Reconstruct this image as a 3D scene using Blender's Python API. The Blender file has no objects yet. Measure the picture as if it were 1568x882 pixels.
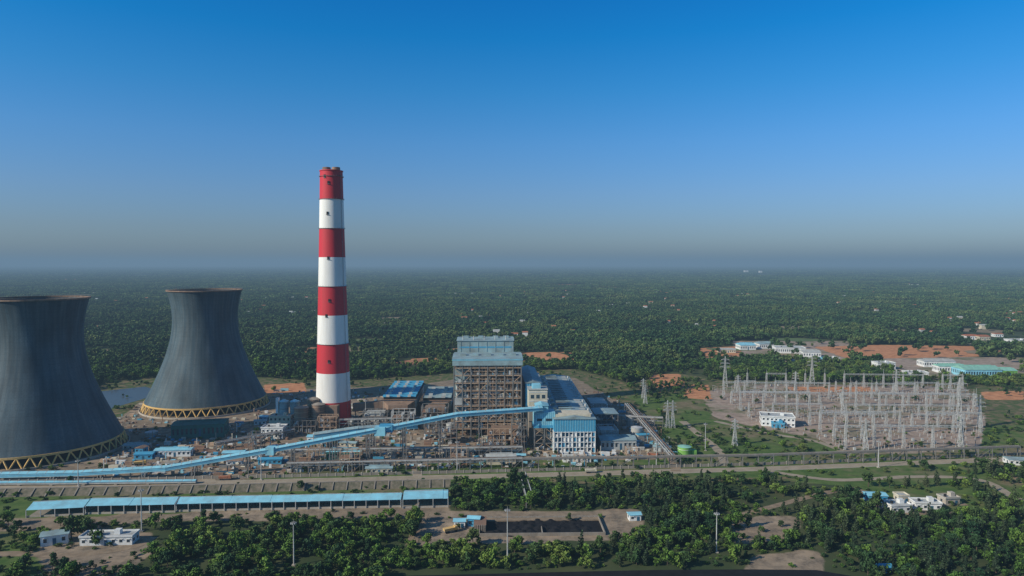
import bpy, math, random
import numpy as np
from mathutils import Vector, Matrix

R = random.Random(11)
rng = np.random.default_rng(5)
scene = bpy.context.scene
scene.view_settings.view_transform = 'Standard'
scene.view_settings.look = 'None'
scene.view_settings.exposure = 0

# ------------------------------------------------------------------ survey
H = 150.0
F = 1045.0
PI = math.pi
PT = math.atan(38 / F)

def G(u, v, z=0.0):
    x = (u - 784) / F
    y = (441 - v) / F
    Yw = math.cos(PT) + y * math.sin(PT)
    Zw = y * math.cos(PT) - math.sin(PT)
    t = (H - z) / (-Zw)
    return (x * t, Yw * t)

def P(*uv):
    return [G(u, v) for u, v in uv]

# ------------------------------------------------------------------ materials
def nodes_of(m):
    m.use_nodes = True
    nt = m.node_tree
    return nt, nt.nodes, nt.links

def M(name, col, rough=0.75, metal=0.0, var=0.3, scale=0.25, streak=False, spec=0.3, dirt=None):
    m = bpy.data.materials.new(name)
    nt, N, L = nodes_of(m)
    b = N['Principled BSDF']
    b.inputs['Roughness'].default_value = rough
    b.inputs['Metallic'].default_value = metal
    b.inputs['Specular IOR Level'].default_value = spec
    g = N.new('ShaderNodeNewGeometry')
    mp = N.new('ShaderNodeMapping')
    mp.inputs['Scale'].default_value = (1, 1, 0.12 if streak else 1)
    L.new(g.outputs['Position'], mp.inputs['Vector'])
    n = N.new('ShaderNodeTexNoise')
    n.inputs['Scale'].default_value = scale
    n.inputs['Detail'].default_value = 6
    n.inputs['Roughness'].default_value = 0.65
    L.new(mp.outputs[0], n.inputs['Vector'])
    r = N.new('ShaderNodeValToRGB')
    r.color_ramp.elements[0].position = 0.32
    r.color_ramp.elements[1].position = 0.68
    d = dirt if dirt else tuple(c * (1 - var) for c in col)
    if dirt:
        d = tuple(c * (1 - var) + k * var for c, k in zip(col, dirt))
    r.color_ramp.elements[0].color = (*d, 1)
    r.color_ramp.elements[1].color = (*[min(1, c * (1 + var * 0.25)) for c in col], 1)
    L.new(n.outputs['Fac'], r.inputs['Fac'])
    L.new(r.outputs[0], b.inputs['Base Color'])
    return m

BRN = (0.12, 0.08, 0.05)
mt = {}
mt['blue'] = M('light_blue_sheet', (0.22, 0.53, 0.64), 0.5, dirt=(0.20, 0.32, 0.36), var=.6, scale=.15)
mt['bluemid'] = M('mid_blue_sheet', (0.05, 0.30, 0.48), 0.5, dirt=(0.1, 0.2, 0.25), var=.4)
mt['bluedk'] = M('dark_blue_sheet', (0.03, 0.12, 0.20), 0.5, var=.3)
mt['roofgrey'] = M('weathered_roof_sheet', (0.26, 0.38, 0.40), 0.55, dirt=BRN, var=.5, scale=.12)
mt['palegrey'] = M('pale_grey_sheet', (0.42, 0.44, 0.42), 0.6, dirt=BRN, var=.4, scale=.2)
mt['white'] = M('white_paint', (0.72, 0.73, 0.71), 0.6, dirt=(0.3, 0.27, 0.22), var=.35, scale=.3, streak=True)
mt['cream'] = M('cream_paint', (0.58, 0.53, 0.40), 0.7, dirt=BRN, var=.3, streak=True)
mt['steel'] = M('grey_steel', (0.21, 0.21, 0.20), 0.6, 0.2, var=.4, dirt=BRN)
mt['galv'] = M('galvanised_steel', (0.56, 0.56, 0.53), 0.5, 0.2, var=.3)
mt['rust'] = M('rusty_steel', (0.24, 0.14, 0.09), 0.8, var=.5, dirt=(0.1, 0.09, 0.08))
mt['scaff'] = M('scaffold_steel', (0.46, 0.32, 0.21), 0.8, var=.4, dirt=(0.15, 0.12, 0.1))
mt['dark'] = M('dark_void', (0.02, 0.022, 0.025), 0.9, var=.3)
mt['glass'] = M('window_glass', (0.03, 0.05, 0.07), 0.15, var=.2, spec=.6)
mt['conc'] = M('concrete', (0.27, 0.24, 0.20), 0.85, var=.45, dirt=(0.1, 0.08, 0.06), streak=True)
mt['concl'] = M('light_concrete', (0.42, 0.38, 0.32), 0.85, var=.35, dirt=(0.2, 0.15, 0.1))
mt['teal'] = M('dark_green_sheet', (0.025, 0.14, 0.12), 0.6, var=.3)
mt['green'] = M('green_paint', (0.19, 0.42, 0.09), 0.6, var=.35)
mt['greenroof'] = M('pale_green_roof', (0.25, 0.50, 0.40), 0.6, var=.25)
mt['brown'] = M('brown_insulation', (0.26, 0.175, 0.125), 0.8, var=.4, streak=True)
mt['yellow'] = M('ochre_paint', (0.62, 0.38, 0.10), 0.7, var=.35, dirt=(0.5, 0.45, 0.35), scale=.1)
mt['coal'] = M('coal', (0.018, 0.018, 0.02), 0.8, var=.4, scale=.2, spec=.1)
mt['red'] = M('chimney_red', (0.52, 0.020, 0.035), 0.6, var=.35, scale=.12, streak=True, dirt=(0.25, 0.05, 0.04))
mt['cwhite'] = M('chimney_white', (0.75, 0.74, 0.70), 0.6, var=.35, scale=.12, streak=True, dirt=(0.45, 0.43, 0.38))
mt['orange'] = M('terracotta_roof', (0.38, 0.15, 0.08), 0.8, var=.35)
mt['bark'] = M('bark', (0.10, 0.075, 0.055), 0.9, var=.4, scale=2)
mt['tyre'] = M('tyre_rubber', (0.02, 0.02, 0.02), 0.9)
mt['road'] = M('dusty_road', (0.33, 0.275, 0.20), 0.9, var=.45, scale=.12, dirt=(0.15, 0.12, 0.08))
mt['dirt'] = M('dirt_track', (0.28, 0.21, 0.14), 0.95, var=.4, scale=.2)
mt['fieldtan'] = M('dry_field', (0.26, 0.20, 0.12), 0.95, var=.4, scale=.03)
mt['fieldred'] = M('bare_red_field', (0.42, 0.19, 0.09), 0.95, var=.4, scale=.03)
mt['fieldgreen'] = M('crop_field', (0.10, 0.15, 0.05), 0.95, var=.3, scale=.03)
mt['bank'] = M('stone_pitched_bank', (0.17, 0.14, 0.105), 0.95, var=.8, scale=.3, dirt=(0.045, 0.06, 0.03))

def water_mat():
    m = bpy.data.materials.new('pond_water')
    nt, N, L = nodes_of(m)
    b = N['Principled BSDF']
    b.inputs['Base Color'].default_value = (0.07, 0.08, 0.075, 1)
    b.inputs['Roughness'].default_value = 0.35
    n = N.new('ShaderNodeTexNoise'); n.inputs['Scale'].default_value = 1.5
    bp = N.new('ShaderNodeBump'); bp.inputs['Strength'].default_value = 0.35
    L.new(n.outputs['Fac'], bp.inputs['Height']); L.new(bp.outputs[0], b.inputs['Normal'])
    return m
mt['water'] = water_mat()

def tower_mat(name, base, light):
    m = bpy.data.materials.new(name)
    nt, N, L = nodes_of(m)
    b = N['Principled BSDF']
    b.inputs['Roughness'].default_value = 0.7
    b.inputs['Specular IOR Level'].default_value = 0.3
    tc = N.new('ShaderNodeTexCoord')
    sp = N.new('ShaderNodeSeparateXYZ'); L.new(tc.outputs['Object'], sp.inputs[0])
    at = N.new('ShaderNodeMath'); at.operation = 'ARCTAN2'
    L.new(sp.outputs[0], at.inputs[0]); L.new(sp.outputs[1], at.inputs[1])
    def noise(ka, kz, sc, det):
        a = N.new('ShaderNodeMath'); a.operation = 'MULTIPLY'; a.inputs[1].default_value = ka
        L.new(at.outputs[0], a.inputs[0])
        z = N.new('ShaderNodeMath'); z.operation = 'MULTIPLY'; z.inputs[1].default_value = kz
        L.new(sp.outputs[2], z.inputs[0])
        c = N.new('ShaderNodeCombineXYZ'); L.new(a.outputs[0], c.inputs[0]); L.new(z.outputs[0], c.inputs[1])
        n = N.new('ShaderNodeTexNoise'); n.inputs['Scale'].default_value = sc; n.inputs['Detail'].default_value = det
        L.new(c.outputs[0], n.inputs['Vector'])
        return n
    n1 = noise(14, 0.02, 1.0, 5)
    n2 = noise(3, 0.035, 1.0, 4)
    n3 = noise(60, 0.7, 1.0, 2)
    r1 = N.new('ShaderNodeMapRange'); r1.inputs[1].default_value = .35; r1.inputs[2].default_value = .7
    L.new(n1.outputs['Fac'], r1.inputs[0])
    mix = N.new('ShaderNodeMix'); mix.data_type = 'RGBA'
    mix.inputs[6].default_value = (*base, 1); mix.inputs[7].default_value = (*light, 1)
    L.new(r1.outputs[0], mix.inputs[0])
    r2 = N.new('ShaderNodeMapRange'); r2.inputs[1].default_value = .3; r2.inputs[2].default_value = .75
    r2.inputs[3].default_value = .68; r2.inputs[4].default_value = 1.5
    L.new(n2.outputs['Fac'], r2.inputs[0])
    r3 = N.new('ShaderNodeMapRange'); r3.inputs[1].default_value = .3; r3.inputs[2].default_value = .7
    r3.inputs[3].default_value = .82; r3.inputs[4].default_value = 1.15
    L.new(n3.outputs['Fac'], r3.inputs[0])
    fr = N.new('ShaderNodeMath'); fr.operation = 'PINGPONG'; fr.inputs[1].default_value = 2.25
    L.new(sp.outputs[2], fr.inputs[0])
    r4 = N.new('ShaderNodeMapRange'); r4.inputs[1].default_value = 0; r4.inputs[2].default_value = .35
    r4.inputs[3].default_value = .84; r4.inputs[4].default_value = 1.0
    L.new(fr.outputs[0], r4.inputs[0])
    m1 = N.new('ShaderNodeMath'); m1.operation = 'MULTIPLY'; L.new(r2.outputs[0], m1.inputs[0]); L.new(r3.outputs[0], m1.inputs[1])
    m2 = N.new('ShaderNodeMath'); m2.operation = 'MULTIPLY'; L.new(m1.outputs[0], m2.inputs[0]); L.new(r4.outputs[0], m2.inputs[1])
    vm = N.new('ShaderNodeVectorMath'); vm.operation = 'SCALE'
    L.new(mix.outputs[2], vm.inputs[0]); L.new(m2.outputs[0], vm.inputs['Scale'])
    L.new(vm.outputs[0], b.inputs['Base Color'])
    return m
mt['shell'] = tower_mat('tower_shell_concrete', (0.032, 0.062, 0.080), (0.072, 0.098, 0.108))
mt['shellin'] = tower_mat('tower_inner_concrete', (0.06, 0.06, 0.06), (0.10, 0.10, 0.10))

def leaf_mat(name, c0, c1, c2):
    m = bpy.data.materials.new(name)
    nt, N, L = nodes_of(m)
    b = N['Principled BSDF']
    b.inputs['Roughness'].default_value = 0.75
    b.inputs['Specular IOR Level'].default_value = 0.15
    oi = N.new('ShaderNodeObjectInfo')
    at = N.new('ShaderNodeAttribute'); at.attribute_name = 'tone'
    g = N.new('ShaderNodeNewGeometry')
    n = N.new('ShaderNodeTexNoise'); n.inputs['Scale'].default_value = 0.005; n.inputs['Detail'].default_value = 5
    n.inputs['Roughness'].default_value = .65
    L.new(g.outputs['Position'], n.inputs['Vector'])
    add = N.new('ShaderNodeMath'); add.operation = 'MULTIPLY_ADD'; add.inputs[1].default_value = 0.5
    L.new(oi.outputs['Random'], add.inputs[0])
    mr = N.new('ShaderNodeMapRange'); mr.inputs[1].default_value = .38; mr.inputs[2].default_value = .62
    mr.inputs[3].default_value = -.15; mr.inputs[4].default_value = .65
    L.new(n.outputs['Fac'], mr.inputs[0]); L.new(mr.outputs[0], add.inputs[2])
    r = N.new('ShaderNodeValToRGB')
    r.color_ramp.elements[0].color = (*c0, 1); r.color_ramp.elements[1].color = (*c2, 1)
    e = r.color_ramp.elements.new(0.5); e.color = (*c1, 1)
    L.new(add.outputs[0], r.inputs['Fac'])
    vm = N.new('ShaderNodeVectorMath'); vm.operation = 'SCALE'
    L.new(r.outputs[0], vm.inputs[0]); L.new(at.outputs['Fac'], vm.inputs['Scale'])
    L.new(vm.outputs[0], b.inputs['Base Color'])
    return m
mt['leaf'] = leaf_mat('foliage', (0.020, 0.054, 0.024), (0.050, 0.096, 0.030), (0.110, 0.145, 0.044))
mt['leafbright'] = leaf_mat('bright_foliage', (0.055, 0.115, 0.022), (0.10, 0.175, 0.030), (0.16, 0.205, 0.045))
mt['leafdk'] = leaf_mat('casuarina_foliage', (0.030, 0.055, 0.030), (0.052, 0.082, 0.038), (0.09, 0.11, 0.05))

# ------------------------------------------------------------------ builder
class Obj:
    def __init__(s, name, x=0, y=0, rot=0, z=0):
        s.name = name; s.parts = {}
        s.loc = (x, y, z); s.rot = math.radians(rot)
    def acc(s, part, mat):
        k = part
        if k not in s.parts:
            s.parts[k] = [[], [], mat, False]
        return s.parts[k]
    def box(s, part, mat, x0, x1, y0, y1, z0, z1):
        a = s.acc(part, mat); n = len(a[0])
        a[0] += [(x0, y0, z0), (x1, y0, z0), (x1, y1, z0), (x0, y1, z0), (x0, y0, z1), (x1, y0, z1), (x1, y1, z1), (x0, y1, z1)]
        a[1] += [(n, n+3, n+2, n+1), (n+4, n+5, n+6, n+7), (n, n+1, n+5, n+4), (n+1, n+2, n+6, n+5), (n+2, n+3, n+7, n+6), (n+3, n, n+4, n+7)]
    def hexa(s, part, mat, v8):
        a = s.acc(part, mat); n = len(a[0]); a[0] += [tuple(v) for v in v8]
        a[1] += [(n, n+3, n+2, n+1), (n+4, n+5, n+6, n+7), (n, n+1, n+5, n+4), (n+1, n+2, n+6, n+5), (n+2, n+3, n+7, n+6), (n+3, n, n+4, n+7)]
    def beam(s, part, mat, p, q, w, h=None):
        h = h or w
        p = Vector(p); q = Vector(q); d = q - p
        if d.length < 1e-4: return
        d.normalize()
        up = Vector((0, 0, 1)) if abs(d.z) < 0.95 else Vector((0, 1, 0))
        sx = d.cross(up).normalized() * (w / 2); sy = sx.cross(d).normalized() * (h / 2)
        s.hexa(part, mat, [p-sx-sy, p+sx-sy, p+sx+sy, p-sx+sy, q-sx-sy, q+sx-sy, q+sx+sy, q-sx+sy])
    def cyl(s, part, mat, x, y, z0, z1, r0, r1=None, n=20, axis='z', cap=True):
        r1 = r0 if r1 is None else r1
        a = s.acc(part, mat); b = len(a[0])
        for (z, r) in ((z0, r0), (z1, r1)):
            for i in range(n):
                t = 2 * PI * i / n
                if axis == 'z': a[0].append((x + r*math.cos(t), y + r*math.sin(t), z))
                elif axis == 'x': a[0].append((z, x + r*math.cos(t), y + r*math.sin(t)))
                else: a[0].append((x + r*math.cos(t), z, y + r*math.sin(t)))
        for i in range(n):
            j = (i+1) % n
            a[1].append((b+i, b+j, b+n+j, b+n+i))
        if cap:
            a[1].append(tuple(b+i for i in range(n))[::-1]); a[1].append(tuple(b+n+i for i in range(n)))
    def gable(s, part, mat, x0, x1, y0, y1, z, h, along='x', ov=0.5):
        a = s.acc(part, mat); b = len(a[0])
        if along == 'x':
            ym = (y0+y1)/2
            a[0] += [(x0-ov, y0-ov, z), (x1+ov, y0-ov, z), (x1+ov, y1+ov, z), (x0-ov, y1+ov, z), (x0-ov, ym, z+h), (x1+ov, ym, z+h)]
            a[1] += [(b, b+1, b+5, b+4), (b+2, b+3, b+4, b+5), (b+3, b, b+4), (b+1, b+2, b+5), (b, b+3, b+2, b+1)]
        else:
            xm = (x0+x1)/2
            a[0] += [(x0-ov, y0-ov, z), (x1+ov, y0-ov, z), (x1+ov, y1+ov, z), (x0-ov, y1+ov, z), (xm, y0-ov, z+h), (xm, y1+ov, z+h)]
            a[1] += [(b, b+1, b+4), (b+1, b+2, b+5, b+4), (b+2, b+3, b+5), (b+3, b, b+4, b+5), (b, b+3, b+2, b+1)]
    def lattice(s, part, mat, x, y, z0, z1, w0, w1, n, t):
        for i in range(n):
            f0 = i/n; f1 = (i+1)/n
            a = (w0+(w1-w0)*f0)/2; b = (w0+(w1-w0)*f1)/2
            za = z0+(z1-z0)*f0; zb = z0+(z1-z0)*f1
            ca = [(x-a, y-a, za), (x+a, y-a, za), (x+a, y+a, za), (x-a, y+a, za)]
            cb = [(x-b, y-b, zb), (x+b, y-b, zb), (x+b, y+b, zb), (x-b, y+b, zb)]
            for k in range(4):
                s.beam(part, mat, ca[k], cb[k], t)
                if (i+k) % 2: s.beam(part, mat, ca[k], cb[(k+1) % 4], t*.7)
                else: s.beam(part, mat, ca[(k+1) % 4], cb[k], t*.7)
                s.beam(part, mat, cb[k], cb[(k+1) % 4], t*.7)
    def truss(s, part, mat, p, q, w, n, t):
        p = Vector(p); q = Vector(q); d = (q-p).normalized()
        sd = d.cross(Vector((0, 0, 1))).normalized()*(w/2); up = Vector((0, 0, w/2))
        off = [sd+up, sd-up, -sd-up, -sd+up]
        for o in off: s.beam(part, mat, p+o, q+o, t)
        for i in range(n):
            a = p.lerp(q, i/n); b = p.lerp(q, (i+1)/n)
            for k in range(4):
                o1, o2 = off[k], off[(k+1) % 4]
                if i % 2: o1, o2 = o2, o1
                s.beam(part, mat, a+o1, b+o2, t*.7)
    def tri(s, part, mat, verts, faces, smooth=False):
        a = s.acc(part, mat); b = len(a[0]); a[0] += verts
        a[1] += [tuple(b+i for i in f) for f in faces]
        a[3] = smooth
    def done(s):
        single = len(s.parts) == 1
        par = None
        if not single:
            par = bpy.data.objects.new(s.name, None)
            par.empty_display_size = 2
            par.location = s.loc; par.rotation_euler = (0, 0, s.rot)
            scene.collection.objects.link(par)
        for k, (v, f, mat, sm) in s.parts.items():
            me = bpy.data.meshes.new(s.name + '_' + k)
            me.from_pydata(v, [], f)
            me.materials.append(mt[mat])
            if sm: me.shade_smooth()
            me.update()
            ob = bpy.data.objects.new(s.name if single else k, me)
            scene.collection.objects.link(ob)
            if single:
                ob.location = s.loc; ob.rotation_euler = (0, 0, s.rot)
            else:
                ob.parent = par
        return par

# ------------------------------------------------------------------ camera, sun, world
cam = bpy.data.cameras.new('camera')
cam.sensor_width = 36; cam.lens = 36*F/1568
cam.clip_start = 1; cam.clip_end = 200000
co = bpy.data.objects.new('camera', cam)
co.location = (0, 0, H); co.rotation_euler = (PI/2-PT, 0, 0)
scene.collection.objects.link(co); scene.camera = co

EL = math.radians(29)
S = Vector((-0.90*math.cos(EL), -0.436*math.cos(EL), math.sin(EL)))
sl = bpy.data.lights.new('sun', 'SUN'); sl.energy = 5.0; sl.angle = math.radians(0.5); sl.color = (1, 0.90, 0.75)
so = bpy.data.objects.new('sun', sl); so.rotation_euler = S.to_track_quat('Z', 'Y').to_euler(); so.location = (0, 0, 500)
scene.collection.objects.link(so)

w = bpy.data.worlds.new('World'); scene.world = w; w.use_nodes = True
N = w.node_tree.nodes; L = w.node_tree.links
bg = N['Background']; bg.inputs['Strength'].default_value = 0.15
sk = N.new('ShaderNodeTexSky'); sk.sky_type = 'NISHITA'; sk.sun_disc = False
sk.sun_elevation = EL; sk.sun_rotation = math.atan2(S.x, S.y); sk.altitude = 100
sk.air_density = 1.0; sk.dust_density = 1.0; sk.ozone_density = 2.0
tc = N.new('ShaderNodeTexCoord'); sp = N.new('ShaderNodeSeparateXYZ'); L.new(tc.outputs['Generated'], sp.inputs[0])
ramp = N.new('ShaderNodeValToRGB'); cr = ramp.color_ramp
cr.elements[0].position = 0.0; cr.elements[0].color = (0.40, 0.51, 0.72, 1)
cr.elements[1].position = 0.6; cr.elements[1].color = (0.26, 0.46, 0.64, 1)
for p_, c_ in ((0.05, (0.36, 0.48, 0.70, 1)), (0.10, (0.33, 0.51, 0.78, 1)), (0.17, (0.24, 0.55, 0.87, 1)), (0.24, (0.11, 0.56, 0.91, 1)), (0.31, (0.015, 0.54, 0.95, 1)), (0.38, (0.0, 0.49, 0.97, 1))):
    e = cr.elements.new(p_); e.color = c_
L.new(sp.outputs[2], ramp.inputs['Fac'])
mx = N.new('ShaderNodeMix'); mx.data_type = 'RGBA'; mx.blend_type = 'MULTIPLY'; mx.inputs[0].default_value = 1
L.new(sk.outputs[0], mx.inputs[6]); L.new(ramp.outputs[0], mx.inputs[7]); L.new(mx.outputs[2], bg.inputs['Color'])

# haze layer
hz = Obj('atmosphere_haze')
hz.box('haze', 'dark', -70000, 70000, -3000, 70000, -60, 310)
hz.done()
ho = bpy.data.objects['atmosphere_haze']
hm = bpy.data.materials.new('haze_air'); nt, N, L = nodes_of(hm)
N.remove(N['Principled BSDF'])
SIG = 1/9000.0
va = N.new('ShaderNodeVolumeAbsorption'); va.inputs['Color'].default_value = (0, 0, 0, 1); va.inputs['Density'].default_value = SIG
ve = N.new('ShaderNodeEmission'); ve.inputs['Color'].default_value = (0.143, 0.235, 0.335, 1); ve.inputs['Strength'].default_value = SIG  # even glow stands in for daylight scattered by the haze
ad = N.new('ShaderNodeAddShader'); L.new(va.outputs[0], ad.inputs[0]); L.new(ve.outputs[0], ad.inputs[1])
L.new(ad.outputs[0], N['Material Output'].inputs['Volume'])
ho.data.materials.clear(); ho.data.materials.append(hm)

# ------------------------------------------------------------------ zones
def inpoly(x, y, poly):
    x = np.asarray(x); y = np.asarray(y)
    ins = np.zeros(x.shape, bool); n = len(poly); j = n-1
    for i in range(n):
        xi, yi = poly[i]; xj, yj = poly[j]
        c = ((yi > y) != (yj > y)) & (x < (xj-xi)*(y-yi)/((yj-yi) + 1e-12) + xi)
        ins ^= c; j = i
    return ins

SITE = P((-250, 745), (-250, 600), (140, 600), (160, 586), (240, 578), (400, 578), (500, 585), (690, 572), (880, 565), (960, 587), (1040, 572), (1100, 582), (1568, 592), (1900, 590), (2000, 712), (1568, 720), (1250, 738), (690, 742), (690, 785), (300, 792), (-250, 805))
YARD = P((-250, 742), (-250, 660), (185, 640), (215, 615), (330, 605), (400, 598), (640, 590), (700, 580), (880, 578), (935, 610), (1000, 640), (1040, 700), (800, 722), (500, 732), (0, 742))
SWYD = P((1072, 603), (1130, 588), (1300, 590), (1478, 592), (1510, 640), (1500, 692), (1310, 696), (1240, 668), (1180, 660), (1095, 640))
REDS = [P((1245, 531), (1350, 528), (1490, 530), (1500, 546), (1300, 550)), P((795, 540), (850, 539), (885, 548), (865, 557), (800, 554)),
        P((628, 549), (668, 548), (676, 558), (640, 561)), P((405, 589), (465, 586), (470, 602), (400, 608)),
        P((990, 574), (1040, 572), (1050, 590), (1010, 602)), P((525, 520), (565, 518), (568, 525), (530, 526)), P((1040, 590), (1085, 588), (1090, 612), (1050, 610)),
        P((1060, 534), (1130, 530), (1140, 545), (1080, 548)), P((1500, 600), (1568, 598), (1568, 612), (1510, 612)), P((1200, 592), (1330, 592), (1345, 600), (1220, 600))]
GRASS = [P((1000, 640), (1080, 640), (1240, 670), (1310, 697), (1020, 705)), P((540, 712), (800, 705), (1040, 705), (1500, 698), (1568, 705), (1568, 720), (800, 740), (300, 745)),
         P((960, 605), (1070, 600), (1090, 640), (1000, 640)), P((1500, 650), (1900, 650), (1900, 700), (1500, 695)), P((1180, 735), (1568, 715), (1568, 800), (1480, 790), (1300, 745)), P((-200, 764), (690, 745), (690, 770), (-200, 802)), P((-100, 815), (60, 812), (60, 890), (-100, 890))]
CLEAR = [P((640, 784), (985, 780), (990, 800), (960, 826), (640, 838)), P((-100, 806), (70, 800), (235, 815), (235, 850), (170, 890), (-100, 900)),
         P((1315, 748), (1490, 745), (1495, 785), (1370, 790), (1320, 770)), P((1100, 795), (1230, 788), (1215, 830), (1120, 835)), P((1150, 850), (1260, 840), (1260, 890), (1130, 890)),
         P((-250, 738), (692, 736), (692, 792), (-250, 808))]
ROADZ = [P((1190, 738), (1290, 735), (1480, 728), (1568, 745), (1568, 760), (1500, 742), (1330, 745), (1200, 750)), P((590, 876), (1000, 868), (1260, 868), (1330, 885), (1400, 990), (500, 990))]
VILL = [P((1120, 522), (1300, 522), (1300, 558), (1130, 548)), P((1335, 545), (1600, 548), (1600, 582), (1380, 580)), P((1470, 508), (1600, 508), (1600, 530), (1475, 528))]
POND = P((120, 603), (222, 592), (242, 598), (232, 607), (195, 618), (150, 632), (110, 632))

# farm clearings in the forest beyond the plant
fields = []
for k in range(210):
    yy = 1000*math.exp(R.uniform(0, 1.95)); xx = R.uniform(-.8, .85)*yy
    a = R.uniform(18, 70)*(yy/1800)**.8; b_ = a*R.uniform(.35, .9)
    fields.append((xx, yy, a, b_, R.uniform(-.3, .3)))
o = Obj('farm_fields')
for k, (xx, yy, a, b_, rt) in enumerate(fields):
    n = 14; V = []
    for i in range(n):
        t = 2*PI*i/n; q = R.uniform(.75, 1.1); x0 = a*q*math.cos(t); y0 = b_*q*math.sin(t)
        V.append((xx+x0*math.cos(rt)-y0*math.sin(rt), yy+x0*math.sin(rt)+y0*math.cos(rt), .25+.01*(k % 20)))
    m_ = R.choice(['fieldtan', 'fieldtan', 'fieldred', 'fieldred', 'fieldgreen'])
    o.tri(m_, m_, V, [tuple(range(n))])
o.done()

# one ground sheet, fine grid inside the site
xs = np.concatenate([-np.geomspace(70000, 640, 22), np.arange(-600, 860, 4.0), np.geomspace(900, 70000, 22)])
ys = np.concatenate([np.array([-3000, -1500, -600, -200, 0, 120, 220]), np.arange(270, 1320, 4.0), np.geomspace(1360, 70000, 26)])
X, Y = np.meshgrid(xs, ys)
nx, ny = len(xs), len(ys)
verts = np.stack([X.ravel(), Y.ravel(), np.zeros(nx*ny)], 1)
ii = np.arange(nx*ny).reshape(ny, nx)
faces = np.stack([ii[:-1, :-1].ravel(), ii[:-1, 1:].ravel(), ii[1:, 1:].ravel(), ii[1:, :-1].ravel()], 1)
gm = bpy.data.meshes.new('ground'); gm.from_pydata(verts.tolist(), [], faces.tolist())
def mask(polys, blur=2):
    m = np.zeros(X.shape)
    for p in polys: m[inpoly(X, Y, p)] = 1
    for _ in range(blur):
        q = m.copy()
        q[1:-1, 1:-1] = (m[1:-1, 1:-1]*2 + m[:-2, 1:-1] + m[2:, 1:-1] + m[1:-1, :-2] + m[1:-1, 2:])/6
        m = q
    return m.ravel()
for nm, pl in (('m_site', [SITE]), ('m_yard', [YARD] + CLEAR), ('m_red', REDS), ('m_sw', [SWYD] + VILL), ('m_grass', GRASS)):
    a = gm.attributes.new(nm, 'FLOAT', 'POINT'); a.data.foreach_set('value', mask(pl).astype(np.float32))
go = bpy.data.objects.new('ground', gm); scene.collection.objects.link(go)
m = bpy.data.materials.new('ground_soil_and_scrub'); nt, N, L = nodes_of(m)
b = N['Principled BSDF']; b.inputs['Roughness'].default_value = .95; b.inputs['Specular IOR Level'].default_value = .1
g = N.new('ShaderNodeNewGeometry')
def noise(sc, det=5, ro=.6):
    n = N.new('ShaderNodeTexNoise'); n.inputs['Scale'].default_value = sc; n.inputs['Detail'].default_value = det; n.inputs['Roughness'].default_value = ro
    L.new(g.outputs['Position'], n.inputs['Vector']); return n.outputs['Fac']
def rmp(f, a, b_, c0, c1):
    r = N.new('ShaderNodeValToRGB'); r.color_ramp.elements[0].position = a; r.color_ramp.elements[1].position = b_
    r.color_ramp.elements[0].color = (*c0, 1); r.color_ramp.elements[1].color = (*c1, 1); L.new(f, r.inputs['Fac']); return r.outputs[0]
n50, n8, n2, nb = noise(0.018), noise(0.12), noise(0.6), noise(0.05, 8, .7)
def mixc(f, A, B):
    x = N.new('ShaderNodeMix'); x.data_type = 'RGBA'
    L.new(f, x.inputs[0]); L.new(A, x.inputs[6]); L.new(B, x.inputs[7]); return x.outputs[2]
def zone(attr, amt=.9, lo=.42, hi=.58):
    a = N.new('ShaderNodeAttribute'); a.attribute_name = attr
    s = N.new('ShaderNodeMath'); s.operation = 'MULTIPLY_ADD'; s.inputs[1].default_value = amt; s.inputs[2].default_value = -amt/2
    L.new(nb, s.inputs[0])
    t = N.new('ShaderNodeMath'); t.operation = 'ADD'; L.new(a.outputs['Fac'], t.inputs[0]); L.new(s.outputs[0], t.inputs[1])
    r = N.new('ShaderNodeMapRange'); r.inputs[1].default_value = lo; r.inputs[2].default_value = hi; L.new(t.outputs[0], r.inputs[0]); return r.outputs[0]
BW = ((0, 0, 0), (1, 1, 1))
forest = rmp(n50, .35, .68, (0.030, 0.052, 0.022), (0.085, 0.094, 0.042))
scrub = mixc(rmp(n8, .46, .62, *BW), rmp(n2, .35, .65, (0.05, 0.085, 0.025), (0.09, 0.115, 0.04)), rmp(n50, .35, .65, (0.17, 0.13, 0.08), (0.24, 0.165, 0.10)))
yard = mixc(rmp(n8, .35, .62, *BW), rmp(n2, .35, .65, (0.11, 0.092, 0.068), (0.21, 0.17, 0.13)), rmp(n50, .38, .62, (0.25, 0.19, 0.13), (0.36, 0.28, 0.20)))
red = rmp(n8, .35, .65, (0.38, 0.165, 0.08), (0.58, 0.28, 0.14))
sw = mixc(rmp(n50, .50, .62, *BW), rmp(n8, .35, .65, (0.25, 0.19, 0.15), (0.40, 0.31, 0.245)), rmp(n8, .35, .65, (0.09, 0.12, 0.045), (0.24, 0.20, 0.14)))
grass = mixc(rmp(n50, .49, .64, *BW), rmp(n8, .35, .65, (0.055, 0.105, 0.025), (0.11, 0.155, 0.045)), rmp(n8, .35, .65, (0.13, 0.12, 0.06), (0.22, 0.17, 0.11)))
c = mixc(zone('m_site'), forest, scrub)
c = mixc(zone('m_yard'), c, yard)
c = mixc(zone('m_grass', 1.2), c, grass)
c = mixc(zone('m_sw', .8), c, sw)
c = mixc(zone('m_red', .8), c, red)
L.new(c, b.inputs['Base Color'])
gm.materials.append(m)

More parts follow.
